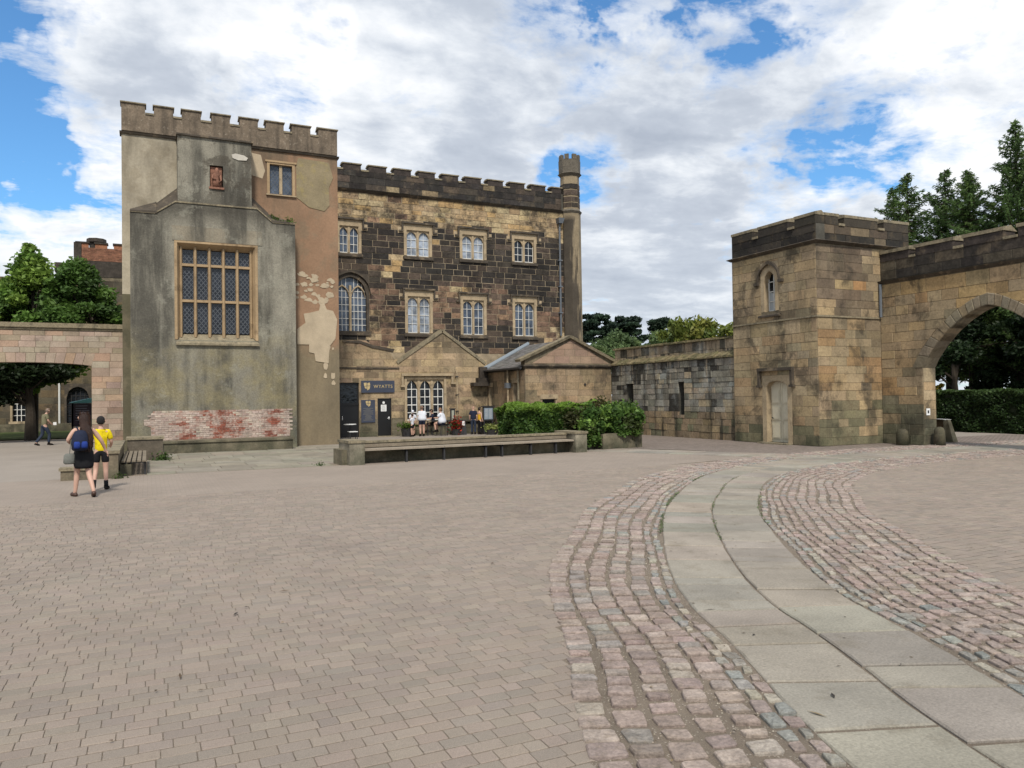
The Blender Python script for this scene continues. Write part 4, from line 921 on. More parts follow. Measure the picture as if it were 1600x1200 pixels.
m.build('printed_lines', flat('faded_gold', (.22, .2, .15)), sg)

# ------------------------------------------------------------------ outbuilding with pediment
YO, XO = 31.2, 15.47; FO = Ffront(YO); FOL = Fside(XO)
outb = thing('pedimented_outhouse', 'small tan stone outhouse with shallow pediment and slate roof behind the hedge', 'outbuilding', (XO, YO, 0))
OW = (16.3, 17.1, .9, 1.68); OL1 = (-32.5, -31.95, 1.1, 2.45); OL2 = (-35.35, -34.85, 0, 2.3)
m = MB(); rectwall(m, FO, XO, 20.08, 0, 3.1, [OW], -.4, 0); m.prism(FO, [(XO, 3.1), (20.08, 3.1), (20.08, 3.45), (17.8, 4.5), (XO, 3.45)], -.4, 0)
rectwall(m, FOL, -YA, -YO-.4, 0, 3.05, [OL1, OL2], -.4, 0); m.build('wall', M_MORTAR_M, outb)
def outc(u, z):
    v = vn(u, z, .8, 6)+rnd(-.1, .1)
    if z < .6: return jit((.14, .13, .09), .2)
    return jit((.22, .17, .105), .15) if v < .32 else jit(random.choice([(.34, .25, .15), (.32, .235, .15), (.36, .26, .155), (.30, .22, .14)]), .07)
S = Stones(); S.wall(FO, 0, 3.08, .3, (.5, .9), outc, M_STONE, lambda z: [(XO+.01, 20.07)], [OW], joint=.007, proud=.003, base=.004)
S.wall(FO, 3.3, 4.42, .3, (.5, 1.), lambda u, z: jit((.31, .215, .155), .1), M_PINK, lambda z: [(XO+.35+2.1*(z-3.3)/1.12, 20.0-2.1*(z-3.3)/1.12)], joint=.007, proud=.003, base=.004)
S.wall(FOL, 0, 3.0, .3, (.5, .8), outc, M_STONE, lambda z: [(-YA+.01, -YO-.02)], [OL1, OL2], joint=.007, proud=.003, base=.004); S.finish(outb)
m = MB(); m.fbox(FO, XO-.06, 20.08, 3.1, 3.17, -.02, .06); m.fbox(FO, XO-.1, 20.08, 3.17, 3.24, -.02, .12); m.build('cornice', M_TRIMD, outb)
m = MB()
for a, b in (((XO-.3, 3.42), (17.8, 4.56)), ((17.8, 4.56), (20.25, 3.42))):
    A, B = Vector(a), Vector(b); d = (B-A).normalized(); e = Vector((-d.y, d.x))*.06
    m.mesh8([FO(*(A-e), .14), FO(*(B-e), .14), FO(*(B-e), -.4), FO(*(A-e), -.4), FO(*(A+e), .18), FO(*(B+e), .18), FO(*(B+e), -.4), FO(*(A+e), -.4)])
m.build('raking_coping', M_COPE, outb)
# slate roof
rf = MB(); rf.quad([(XO-.18, YO+.1, 3.10), (XO-.18, YA, 3.10), (17.8, YA, 4.42), (17.8, YO+.1, 4.42)][::-1]); rf.quad([(17.8, YO+.1, 4.42), (17.8, YA, 4.42), (20.3, YA, 3.10), (20.3, YO+.1, 3.10)][::-1]); rf.quad([(XO-.18, YO+.1, 3.0), (XO-.18, YA, 3.0), (20.3, YA, 3.0), (20.3, YO+.1, 3.0)])
rf.c = [(.12, .118, .115)]*len(rf.c)
roof = rf.build('roof', M_SLATE, outb)
m = MB(); rn = 14; sl_len = math.hypot(17.8-XO+.18, 1.32)
for r in range(rn):
    t0 = r/rn; t1 = (r+1.25)/rn; y = YO+.12-(r % 2)*.12
    while y < YA:
        x0, z0 = XO-.2+(17.98-XO)*t0, 3.10+1.32*t0; x1, z1 = XO-.2+(17.98-XO)*min(t1, 1), 3.10+1.32*min(t1, 1); ya, yb = max(y+.004, YO+.11), min(y+.246, YA)
        if yb > ya: m.mesh8([(x0, ya, z0+.018), (x0, yb, z0+.018), (x1, yb, z1+.006), (x1, ya, z1+.006), (x0, ya, z0+.032), (x0, yb, z0+.032), (x1, yb, z1+.014), (x1, ya, z1+.014)], jit((.17, .165, .16), .25))
        y += .25
m.build('slates', M_SLATE, roof, kind='stuff')
m = MB(); m.mesh8([(XO-.2, YA-.16, 3.13), (XO-.2, YA-.02, 3.13), (17.8, YA-.02, 4.47), (17.8, YA-.16, 4.47), (XO-.2, YA-.16, 3.18), (XO-.2, YA-.02, 3.3), (17.8, YA-.02, 4.62), (17.8, YA-.16, 4.52)]); m.build('lead_flashing', flat('pale_lead', (.20, .235, .27), .5), roof)
m = MB(); m.tube([(XO-.24, YO-.05, 3.09), (XO-.24, YA, 3.09)], .06, 8); m.build('gutter', M_IRON, outb)
m = MB(); m.tube([(XO-.14, YO+1.55, 2.45), (XO-.14, YO+1.55, 3.05)], .05, 8); m.tube([(XO-.14, YO+1.55, .35), (XO-.14, YO+1.55, 2.2)], .045, 8, ); p_ = m.build('drainpipe', M_TRIM, outb)
m = MB(); m.box(XO-.26, XO-.02, YO+1.44, YO+1.67, 2.2, 2.45); m.build('hopper', M_LEAD, p_)
m = MB(); m.tube([(XO-.1, YO+.5, .3), (XO-.1, YO+.5, 3.0)], .05, 8); m.build('drainpipe', M_COPE, outb)
for F_, r_ in ((FO, OW), (FOL, OL1), (FOL, OL2)):
    m = MB(); m.fbox(F_, r_[0]-.06, r_[1]+.06, r_[3]-.01, r_[3]+.2, -.3, .015); m.fbox(F_, r_[0]-.05, r_[0]+.05, r_[2], r_[3]-.011, -.2, -.02); m.fbox(F_, r_[1]-.05, r_[1]+.05, r_[2], r_[3]-.011, -.2, -.02)
    w_ = m.build('window' if r_ is not OL2 else 'doorway', M_TRIM, outb)
    m = MB(); m.quad([F_(r_[0], r_[2], -.2), F_(r_[1], r_[2], -.2), F_(r_[1], r_[3], -.2), F_(r_[0], r_[3], -.2)]); m.build('pane' if r_ is not OL2 else 'door', G_DARK if r_ is not OL2 else M_WOOD, w_)
m = MB(); m.tube([(18.6, YO-.06, 2.33), (18.6, YO+.02, 2.33)], .055, 8); m.build('vent_stub', M_IRON, outb)

# ------------------------------------------------------------------ curtain wall
XC = 20.1; FC = Fside(XC)
cw = thing('ruined_curtain_wall', 'long ruinous grey stone wall with mossy ledge and two slit windows', 'wall', (XC, 27, 0))
C1 = (-29.95, -29.4, .95, 2.31); C2 = (-26.1, -25.72, .95, 2.31)
m = MB(); rectwall(m, FC, -31.2, -22.6, 0, 3.2, [C1, C2], -.55, 0); m.fbox(FC, -31.2, -22.6, 3.2, 3.95, -.9, -.2); m.build('wall', M_MORTAR_D, cw)
m = MB(); m.fbox(FC, C1[0], C1[1], C1[2], C1[3], -.54, -.5); m.fbox(FC, C2[0], C2[1], C2[2], C2[3], -.54, -.5); m.build('blocked_slits', stuff_mat('slit_backing', (.10, .085, .06), var=.3), cw)
def ruinc(u, z):
    v = vn(u, z, .7, 4)+rnd(-.16, .16)
    if z < 1.15: return jit(random.choice([(.29, .22, .13), (.25, .19, .12), (.22, .17, .11), (.17, .16, .10)]), .15)
    if z > 3.2: return jit(random.choice([(.27, .22, .15), (.10, .09, .07), (.31, .25, .17)]), .2)
    if u < -28.6: v -= .12
    if v < .30: return jit((.045, .042, .035), .3)
    if v < .62: return jit(random.choice([(.235, .22, .18), (.19, .18, .15), (.27, .25, .205)]), .2)
    return jit(random.choice([(.32, .27, .19), (.28, .275, .24), (.36, .29, .20)]), .15)
S = Stones(); S.wall(FC, 0, 3.18, .235, (.3, .62), ruinc, M_RUIN, lambda z: [(-31.19, -22.62)], [C1, C2], joint=.014, proud=.03, var=.25)
FC2 = Fside(XC+.2); S.wall(FC2, 3.3, 3.93, .25, (.35, .8), ruinc, M_RUIN, lambda z: [(-31.19, -22.62)], joint=.012, proud=.025); S.finish(cw)
M_MOSSY = stuff_mat('mossy_coping', (.15, .135, .07), var=.5, vs_=3, fine_=.5, fs=20, bump=.8, bs=18, stain=((.26, .2, .12), 2., .5, .6))
m = MB(); n = 44
for (zf, zb, f, bk, th, zo) in ((3.2, 3.42, .09, -.22, .06, 0), (3.93, 4.03, -.08, -.95, .06, 0)):
    for q in range(n):
        a = -31.2+8.6*q/n; b = -31.2+8.6*(q+1)/n; w1 = rnd(-.02, .03); w2 = rnd(-.03, .03)
        m.mesh8([FC(a, zf, f+w2), FC(b, zf, f+w2), FC(b, zf, bk), FC(a, zf, bk), FC(a, zf+th+w1, f+w2), FC(b, zf+th+w1, f+w2), FC(b, zb+th+w1, bk), FC(a, zb+th+w1, bk)])
m.build('mossy_ledge', M_MOSSY, cw)

# ------------------------------------------------------------------ gatehouse
XG, YG = 20.0, 18.57; FGL = Fside(XG); FGF = Ffront(YG)
gh = thing('square_gatehouse', 'square tan sandstone gatehouse turret with cream door and black battlements', 'gatehouse', (XG, YG, 0))
GWN = (-20.95, -20.42, 4.72, 6.15); GDR = (-20.93, -19.93, .06, 2.24)
m = MB(); rectwall(m, FGL, -22.6, -YG, 0, 6.75, [GWN, GDR], -.5, 0); m.box(XG+.5, 24.55, YG, 22.6, 0, 6.75); m.build('wall', M_MORTAR_M, gh)
gp = [(.39, .295, .175), (.375, .285, .17), (.405, .30, .175), (.35, .27, .168), (.38, .295, .185), (.34, .265, .165), (.40, .29, .165)]
def ghc(face):
    def f(u, z):
        v = vn(u, z, .55, 1+face)+rnd(-.13, .13)
        if face == 1 and 1.8 < z < 3.9 and vn(u, z, 1.2, 7)+rnd(-.12, .12) > .56: return jit((.33, .22, .115), .12)
        if face == 1 and abs(z-5.5) < .2 and 21.6 < u < 22.1: return jit((.40, .23, .11), .1)
        if z < rnd(.2, 1.5)*v*2 and v < .7: return jit((.20, .18, .11), .2)
        if face == 1 and z > 4.4 and u < 22.4 and v < .5: return jit((.17, .13, .09), .25)
        if v < .3: return jit((.23, .185, .12), .2)
        if v > .74 and z > 2: return jit((.31, .26, .17), .1)
        return jit(random.choice(gp), .07)
    return f
S = Stones()
GE = [(GWN[0]-.16, GWN[1]+.16, GWN[2]-.12, GWN[3]+.3), (GDR[0]-.2, GDR[1]+.2, -.1, GDR[3]+.18)]
S.wall(FGL, .02, 4.30, .31, (.45, .95), ghc(0), M_STONE, lambda z: [(-22.59, -YG-.004)], GE, joint=.009, proud=.009)
S.wall(FGL, 4.36, 6.72, .31, (.45, .95), ghc(0), M_STONE, lambda z: [(-22.59, -YG-.004)], GE, joint=.009, proud=.009)
S.wall(FGF, .02, 4.30, .31, (.45, .9), ghc(1), M_STONE, lambda z: [(XG+.004, 23.0)], joint=.009, proud=.009)
S.wall(FGF, 4.36, 6.72, .31, (.45, .9), ghc(1), M_STONE, lambda z: [(XG+.004, 23.0 if z < 5.6 else 24.5)], joint=.009, proud=.009)
S.finish(gh)
m = MB(); m.fbox(FGL, -22.6, -YG+.05, 4.30, 4.36, -.02, .05); m.fbox(FGF, XG+.0, 23.0, 4.30, 4.36, -.02, .048); m.build('string_course', M_COPE, gh)
def strip(z0, z1, o0, o1): 
    m.mesh8([(XG-o0, YG-o0, z0), (24.6, YG-o0, z0), (24.6, 22.6+o0, z0), (XG-o0, 22.6+o0, z0), (XG-o1, YG-o1, z1), (24.6, YG-o1, z1), (24.6, 22.6+o1, z1), (XG-o1, 22.6+o1, z1)])
m = MB(); strip(6.75, 6.83, .03, .16); strip(6.83, 6.86, .16, .10); m.build('cornice', M_TRIMD, gh)
m = MB(); m.fbox(FGL, -22.62, -YG+.0, 6.86, 7.42, -.42, -.03); m.fbox(FGF, XG+.03, 24.55, 6.86, 7.42, -.42, -.03); m.box(24.15, 24.52, YG+.42, 22.6, 6.86, 7.42); m.box(XG+.42, 24.15, 22.2, 22.6, 6.86, 7.42); m.build('parapet', M_MORTAR_D, gh)
dk = lambda u, z: jit(random.choice([(.045, .037, .03), (.03, .026, .022), (.08, .06, .042), (.025, .022, .02)]) if vn(u, z, .8, 5)+rnd(-.12, .12) < .70 else (.17, .13, .085), .2)
S = Stones(); S.wall(FGL, 6.86, 7.42, .28, (.5, .95), dk, M_STONE, lambda z: [(-22.6, -YG-.01)], base=-.02); S.wall(FGF, 6.86, 7.42, .28, (.5, .95), dk, M_STONE, lambda z: [(XG+.02, 24.54)], base=-.02); S.finish(gh, 'parapet_stone', 'parapet_stonework')
merlons(FGL, gh, [(-22.60, -21.50), (-21.22, -19.78), (-19.48, -YG)], 7.42, 7.42, 7.86, -.45, .0, M_STONE, M_COPE, .16, .015, lambda: jit((.04, .034, .027)))
merlons(FGF, gh, [(XG+.46, 21.07), (21.35, 22.96), (23.27, 24.53)], 7.42, 7.42, 7.86, -.45, .0, M_STONE, M_COPE, .16, .015, lambda: jit((.055, .045, .034)))
# lancet window
u0, u1, z0, z1 = GWN; uc = (u0+u1)/2; hw = (u1-u0)/2; fn = pointed(hw, .38); zs = z1-.40
m = MB(); archhead(m, FGL, uc, hw, zs, fn, z1+.3, -.4, .012, 10); m.fbox(FGL, u0-.16, u0, z0-.02, z1+.3, -.4, .012); m.fbox(FGL, u1, u1+.16, z0-.02, z1+.3, -.4, .012); gwin = m.build('window', M_TRIM, gh)
m = MB(); archpane(m, FGL, uc, hw, z0, zs, fn, -.24); m.build('pane', G_DARK, gwin)
m = MB()
for x in (-hw+.02, 0, hw-.02): m.fbox(FGL, uc+x-.016, uc+x+.016, z0, zs+fn(x), -.238, -.2)
for z in (z0+.02, z0+.35, z0+.7, z0+1.05): m.fbox(FGL, u0, u1, z-.014, z+.014, -.237, -.2)
m.build('glazing_bars', M_WHITE, gwin)
m = MB(); m.quad([FGL(u0+.03, z0, -.239), FGL(u1-.03, z0, -.239), FGL(u1-.03, z0+.55, -.239), FGL(u0+.03, z0+.7, -.239)]); m.build('white_blind', flat('blind', (.35, .38, .4)), gwin)
m = MB(); fo = pointed(hw+.2, .62)
for q in range(14):
    x0 = -(hw+.26)+(2*hw+.52)*q/14; x1 = -(hw+.26)+(2*hw+.52)*(q+1)/14; sc = (hw+.2)/(hw+.26)
    za, zb = zs+.02+fo(x0*sc), zs+.02+fo(x1*sc); m.mesh8([FGL(uc+x0, za-.02, .11), FGL(uc+x1, zb-.02, .11), FGL(uc+x1, zb-.02, -.02), FGL(uc+x0, za-.02, -.02), FGL(uc+x0, za+.1, .11), FGL(uc+x1, zb+.1, .11), FGL(uc+x1, zb+.1, -.02), FGL(uc+x0, za+.1, -.02)])
m.fbox(FGL, uc-hw-.42, uc-hw-.22, zs-.08, zs+.02, -.02, .11); m.fbox(FGL, uc+hw+.22, uc+hw+.42, zs-.08, zs+.02, -.02, .11); m.build('hood_mould', M_TRIMD, gwin)
m = MB(); m.mesh8([FGL(u0-.26, z0-.22, .08), FGL(u1+.26, z0-.22, .08), FGL(u1+.26, z0-.22, -.1), FGL(u0-.26, z0-.22, -.1), FGL(u0-.26, z0-.16, .08), FGL(u1+.26, z0-.16, .08), FGL(u1+.1, z0, -.24), FGL(u0-.1, z0, -.24)]); m.build('sill', M_TRIMD, gwin)
# cream door
u0, u1, z0, z1 = GDR; uc = (u0+u1)/2; hw = (u1-u0)/2; fn = lambda x: .22*math.sqrt(max(0, 1-(x/hw)**2)) if abs(x) < hw else 0
m = MB(); archhead(m, FGL, uc, hw, z1-.23, fn, z1+.18, -.4, .014, 10); m.fbox(FGL, u0-.2, u0, 0, z1+.18, -.4, .014); m.fbox(FGL, u1, u1+.2, 0, z1+.18, -.4, .014); gd = m.build('door_surround', M_TRIM, gh)
dr = MB(); archpane(dr, FGL, uc, hw, z0, z1-.23, fn, -.22)
dr.fbox(FGL, u0, u1, z0, z1-.25, -.3, -.221); door = dr.build('door', M_CREAM, gh)
for a, b in ((u0+.06, uc-.07), (uc+.07, u1-.06)):
    for c, d in ((.18, .72), (.84, 1.30), (1.42, 1.92)):
        m = MB(); m.fbox(FGL, a, b, c, d, -.221, -.195); m.fbox(FGL, a+.04, b-.04, c+.04, d-.04, -.195, -.18); m.build('door_panel', M_CREAM, door)
m = MB(); m.fbox(FGL, uc-.055, uc-.03, z0, z1-.05, -.221, -.2); m.fbox(FGL, uc+.03, uc+.055, z0, z1-.05, -.221, -.2); m.build('meeting_stile', M_CREAM, door)
m = MB(); m.tube([FGL(u0+.09, .92, -.22), FGL(u0+.09, .92, -.16)], .025, 8); m.tube([FGL(u0+.09, .92, -.16), FGL(u0+.16, .90, -.15)], .012, 6); m.build('handle', M_IRON, door)
m = MB(); a, b, t = u0-.32, u1+.32, z1+.34
m.fbox(FGL, a, b, t, t+.11, -.02, .15); m.fbox(FGL, a, a+.1, t-.5, t, -.02, .13); m.fbox(FGL, b-.1, b, t-.5, t, -.02, .13); m.fbox(FGL, a-.05, a+.14, t-.58, t-.5, -.02, .14); m.fbox(FGL, b-.14, b+.05, t-.58, t-.5, -.02, .14); m.build('hood_mould', M_TRIMD, gd)
m = MB(); m.fbox(FGL, u0+.0-.2, u1+.2, .0, .06, -.3, .3); m.build('door_step', M_COPE, gh)
m = MB(); m.tube([(22.92, YG-.08, 4.36), (22.92, YG-.08, 5.5)], .05, 8); m.build('drainpipe', M_LEAD, gh)

# ------------------------------------------------------------------ gateway arch wall
XW = 23.0; FW_ = Fside(XW); TW = .6
gt = thing('gateway_arch', 'broad pointed stone gateway arch with battlements beside the gatehouse', 'archway', (XW, 15, 0))
AY, AH, AZ = 14.81, 2.19, 2.55
tb = [(0, 1.), (.1, .975), (.2, .93), (.4, .80), (.6, .62), (.8, .37), (.92, .18), (1, 0)]
def af(t, k=1.83):
    t = min(abs(t), 1)
    for (a, va), (b, vb) in zip(tb, tb[1:]):
        if t <= b: return k*(va+(vb-va)*(t-a)/(b-a))
    return 0
m = MB(); gridwall(m, FW_, [-YG, -AY-AH], [0, 5.5], lambda u, z: True, -TW, 0); gridwall(m, FW_, [-AY+AH, -9.], [0, 5.5], lambda u, z: True, -TW, 0)
archhead(m, FW_, -AY, AH, AZ, lambda x: af(x/AH), 5.5, -TW, 0, 28); m.build('wall', M_MORTAR_M, gt)
HO = AH+.40
def outer(z):     # half width of the voussoir ring at height z
    if z < AZ+.05: return AH
    lo, hi = 0., 1.
    for _ in range(30):
        md = (lo+hi)/2
        if AZ+.0+af(md, 2.2) > z: lo = md
        else: hi = md
    return lo*HO
def seg_arch(z):
    h = outer(z)
    if z < AZ: return [(-YG+.01, -AY-AH), (-AY+AH, -9.)]
    if z > AZ+2.2: return [(-YG+.01, -9.)]
    return [(-YG+.01, -AY-h), (-AY+h, -9.)]
def archc(u, z):
    v = vn(u, z, .7, 2)+rnd(-.14, .14)
    if z > 3.9 and vn(u, z, .5, 8) > .45: return jit(random.choice([(.40, .275, .135), (.37, .27, .15), (.42, .29, .14)]), .1)
    if z < rnd(.2, 1.4)*v*2: return jit((.19, .175, .115), .2)
    if v < .30: return jit((.25, .205, .13), .12)
    if v > .76: return jit((.34, .225, .115), .12)
    return jit(random.choice(gp), .09)
S = Stones(); S.wall(FW_, .02, 5.48, .31, (.45, .95), archc, M_STONE, seg_arch, joint=.009, proud=.012)
FJ = Ffront(AY+AH)   # jamb face looking towards the drive
S.wall(FJ, .02, AZ, .31, (.35, .6), archc, M_STONE, lambda z: [(XW+.004, XW+TW)], joint=.009, proud=.006)
S.finish(gt)
pts = []
nv = 22
for q in range(nv+1):
    t = -1+2*q/nv; pts.append((Vector((-AY+t*AH, AZ+af(t))), Vector((-AY+t*HO, AZ+af(t, 2.2) if abs(t) < 1 else AZ))))
for (a, A), (b, B) in zip(pts, pts[1:]):
    m = MB(); e = (b-a).normalized()*.006; c = jit(random.choice([(.30, .235, .15), (.24, .20, .14), (.28, .24, .17), (.20, .17, .12)]), .12)
    m.stone(FW_, [tuple(a+e), tuple(A+e), tuple(B-e), tuple(b-e)][::-1], -TW+.02, .02+rnd(0, .012), .02, c); m.build('voussoir', M_STONE, gt)
m = MB(); m.mesh8([FW_(-YG, 5.5, .03), FW_(-9, 5.5, .03), FW_(-9, 5.5, -TW), FW_(-YG, 5.5, -TW), FW_(-YG, 5.6, .14), FW_(-9, 5.6, .14), FW_(-9, 5.66, -TW), FW_(-YG, 5.66, -TW)]); m.build('cornice', M_TRIMD, gt)
m = MB(); m.fbox(FW_, -YG, -9, 5.6, 6.28, -TW, -.03); m.build('parapet', M_MORTAR_D, gt)
S = Stones(); S.wall(FW_, 5.64, 6.28, .32, (.6, 1.), lambda u, z: jit(random.choice([(.05, .042, .034), (.035, .03, .026), (.085, .07, .05)]), .25), M_DARKSTONE, lambda z: [(-YG+.01, -9)], base=-.02); S.finish(gt, 'parapet_stone', 'parapet_stonework')
merlons(FW_, gt, [(-18.55, -17.42), (-17.19, -15.86), (-15.53, -14.29), (-13.87, -12.6), (-12.3, -11.)], 6.28, 6.28, 6.72, -TW, .0, M_DARKSTONE, M_COPE, .18, .03)
# fallen-render crack lines and notice
nb = thing('white_notice', 'small white notice fixed low on the left jamb of the gateway', 'notice', (XW, 16.9, 1.1))
m = MB(); m.fbox(Ffront(AY+AH), XW+.10, XW+.28, 1.0, 1.22, .012, .02); m.build('plate', M_PAPER, nb)
m = MB(); m.fbox(Ffront(AY+AH), XW+.15, XW+.23, 1.06, 1.16, .02, .022); m.build('printed_arrow', M_IRON, nb)
M_GUARD = stuff_mat('mossy_guard_stone', (.115, .10, .065), extra=weather_old, var=.4, fine_=.3, bump=.5)
def guard(x, y, h, r, label):
    m = MB(); m.rings([(x, y, -.02, r*1.05, r*1.05), (x, y, h*.55, r*1.0, r*1.0), (x, y, h*.8, r*.93, r*.93), (x, y, h*.94, r*.7, r*.7), (x, y, h, r*.3, r*.3)], 14)
    return tag(m.build('guard_stone', M_GUARD, smooth=True), label, 'bollard', 'round topped guard stones at the gateway')
guard(22.72, 17.6, .55, .19, 'squat mossy guard stone against the wall left of the gateway')
guard(23.35, 16.72, .62, .17, 'dark guard stone tucked inside the gateway beside the jamb')
ab = thing('leaning_board', 'dark timber A-frame board standing just inside the gateway behind the guard stones', 'board', (25.0, 17.4, 0))
m = MB(); m.mesh8([(25, 18.12, .02), (25, 17.72, .02), (25.06, 17.72, .02), (25.06, 18.12, .02), (25, 18.06, .80), (25, 17.77, .78), (25.06, 17.77, .78), (25.06, 18.06, .80)]); m.build('front_panel', stuff_mat('brown_board', (.10, .065, .035), var=.3), ab)
m = MB(); m.mesh8([(25.0, 17.71, .02), (25.05, 17.43, .02), (25.3, 17.43, .02), (25.3, 17.71, .02), (25.0, 17.76, .78), (25.05, 17.62, .78), (25.2, 17.62, .78), (25.2, 17.76, .78)]); m.build('side_panel', M_CONC, ab)
m = MB(); m.mesh8([(24.98, 18.07, .805), (24.98, 17.7, .785), (25.2, 17.6, .785), (25.1, 18.0, .805), (24.98, 18.07, .82), (24.98, 17.7, .80), (25.2, 17.6, .80), (25.1, 18.0, .82)]); m.build('white_top', M_WHITE, ab)

# ------------------------------------------------------------------ left wall with segmental arch, far range
YL = 39.; FL = Ffront(YL)
lw_ = thing('pink_arched_wall', 'pinkish block wall with wide low arch left of the rendered tower', 'wall', (-2, YL, 0))
ax, ah = -4.9, 2.68
def lf(x): return .25*math.sqrt(max(0, 1-(x/ah)**2*.85))
m = MB(); m.fbox(FL, ax+ah, -.4, 0, 5.0, -.6, 0); m.fbox(FL, -24, ax-ah, 0, 5.0, -.6, 0); archhead(m, FL, ax, ah, 3.33, lf, 5.0, -.6, 0, 16); m.build('wall', M_MORTAR_M, lw_)
S = Stones(); pk = [(.40, .30, .235), (.37, .28, .225), (.43, .33, .265), (.35, .28, .205), (.39, .33, .255), (.41, .29, .21)]
pkc = lambda u, z: jit(random.choice(pk) if z > 1.6 or random.random() < .6 else (.28, .2, .15), .09)
S.wall(FL, .02, 3.34, .27, (.4, .8), pkc, M_PINK, lambda z: [(-13, ax-ah), (ax+ah, -.45)], joint=.007, proud=.004)
S.wall(FL, 4.0, 4.98, .245, (.5, .8), pkc, M_PINK, lambda z: [(-13, -.45)], joint=.007, proud=.004); S.wall(FL, 3.34, 4.0, .27, (.4, .8), pkc, M_PINK, lambda z: [(-13, ax-ah), (ax+ah, -.45)], joint=.007, proud=.004); S.finish(lw_)
nv = 15
for q in range(nv):
    a = ax-ah+2*ah*q/nv; b = ax-ah+2*ah*(q+1)/nv; za, zb = 3.33+lf(a-ax), 3.33+lf(b-ax); m = MB()
    m.stone(FL, [(a+.006, za), (b-.006, zb), (b-.006+(b-ax)*.06, 3.99), (a+.006+(a-ax)*.06, 3.99)], -.3, .012, .01, jit(random.choice(pk), .1)); m.build('voussoir', M_PINK, lw_)
m = MB(); m.fbox(FL, -24, -.4, 5.0, 5.1, -.65, .05); m.fbox(FL, -24, -.4, 5.1, 5.3, -.7, .12); m.build('coping', M_COPE, lw_)
YF = 58.; FF_ = Ffront(YF)
fr_ = thing('far_court_range', 'old sandstone range with brick parapet seen beyond the pink arched wall', 'building', (-8, YF, 0))
FWn = [(-7.75, -6.6, .65, 2.15), (-4.75, -3.45, .3, 2.9), (-3.1, -2.2, .9, 2.9), (-11, -10, .7, 2.1)]
m = MB(); rectwall(m, FF_, -30, 4, 0, 9.9, FWn, -.4, 0); m.box(-30, 4, YF+.4, YF+10, 0, 9.9); m.fbox(FF_, -4.15, 4, 9.9, 10.2, -3, .02); m.build('wall', M_MORTAR_M, fr_)
S = Stones(); S.wall(FF_, 0, 9.9, .45, (.7, 1.4), lambda u, z: jit(random.choice([(.13, .10, .06), (.115, .09, .055), (.085, .07, .048), (.15, .11, .062), (.12, .10, .07)]), .15), M_STONE, lambda z: [(-14, 1)], FWn, joint=.02, proud=.01); S.finish(fr_, limit=180)  # stone colours lowered to carry the shade beyond the pink arch
m = MB(); m.fbox(FF_, -4.15, 4, 10.15, 11.2, -3, .05); m.fbox(FF_, -5.4, -4.15, 10.4, 11.0, -3, .05); m.build('dark_band', M_DARKFLAT, fr_)
m = MB(); m.fbox(FF_, -4.1, 4, 11.2, 12.05, -.5, .0, (.2, .12, .08)); m.build('brick_parapet', M_BRICK, fr_)
brick_patch('brickwork', FF_, -4.1, .2, 11.22, 12.05, lambda x, z: True, lambda x, z: jit((.25, .12, .075), .25), fr_, .01)
for a, b in ((-4.15, -3.45), (-3.05, -2.35), (-1.95, -1.25), (-.85, -.2)):
    m = MB(); m.fbox(FF_, a, b, 12.05, 12.36, -.5, .01, (.3, .13, .07)); o = m.build('merlon', M_BRICK, fr_); m = MB(); m.fbox(FF_, a-.06, b+.06, 12.36, 12.46, -.6, .08); m.build('coping', M_DARKFLAT, o)
m = MB(); m.fbox(FF_, -4.3, -3.85, 11.2, 12.40, -.7, .06); m.build('corner_pier', M_DARKFLAT, fr_)
m = MB(); m.rings([(-3.05, YF+1.5, 12., .4, .4), (-3.05, YF+1.5, 12.6, .45, .45), (-3.05, YF+1.5, 12.7, .62, .62), (-3.05, YF+1.5, 12.95, .6, .6)], 8); m.build('far_turret', M_DARKFLAT, fr_)
for k_, r_ in enumerate(FWn):
    m = MB(); m.fbox(FF_, r_[0]-.12, r_[0], r_[2], r_[3], -.3, .03); m.fbox(FF_, r_[1], r_[1]+.12, r_[2], r_[3], -.3, .03); fn = pointed((r_[1]-r_[0])/2, .7)
    if k_ in (1, 2): archhead(m, FF_, (r_[0]+r_[1])/2, (r_[1]-r_[0])/2, r_[3]-.75, fn, r_[3]+.12, -.3, .03)
    m.fbox(FF_, r_[0]-.2, r_[1]+.2, r_[2]-.15, r_[2], -.3, .08); m.fbox(FF_, r_[0]-.12, r_[1]+.12, r_[3]+.002, r_[3]+.14, -.3, .035)
    w_ = m.build('window', M_TRIMD if k_ in (1, 2) else M_TRIM, fr_)
    m = MB(); m.quad([FF_(r_[0], r_[2], -.28), FF_(r_[1], r_[2], -.28), FF_(r_[1], r_[3], -.28), FF_(r_[0], r_[3], -.28)]); m.build('pane', G_DARK, w_)
    m = MB()
    for q in range(1, 5): x = r_[0]+(r_[1]-r_[0])*q/5; m.fbox(FF_, x-.02, x+.02, r_[2], r_[3], -.27, -.22)
    for q in range(1, 4): z = r_[2]+(r_[3]-r_[2])*q/4; m.fbox(FF_, r_[0], r_[1], z-.02, z+.02, -.268, -.23)
    m.build('window_grille', M_WHITE if k_ == 0 else M_IRON, w_)
m = MB(); m.tube([(-5.15, YF-.1, 0), (-5.15, YF-.1, 4.5)], .06, 6); m.build('drainpipe', M_WHITE, fr_)
kb = thing('dark_information_board', 'dark poster board with small teal roof seen through the pink arch', 'notice board', (-3.1, 48, 0))
m = MB(); m.box(-3.7, -2.45, 47.95, 48.05, .5, 1.75); m.build('board', flat('maroon_poster', (.06, .035, .055)), kb)
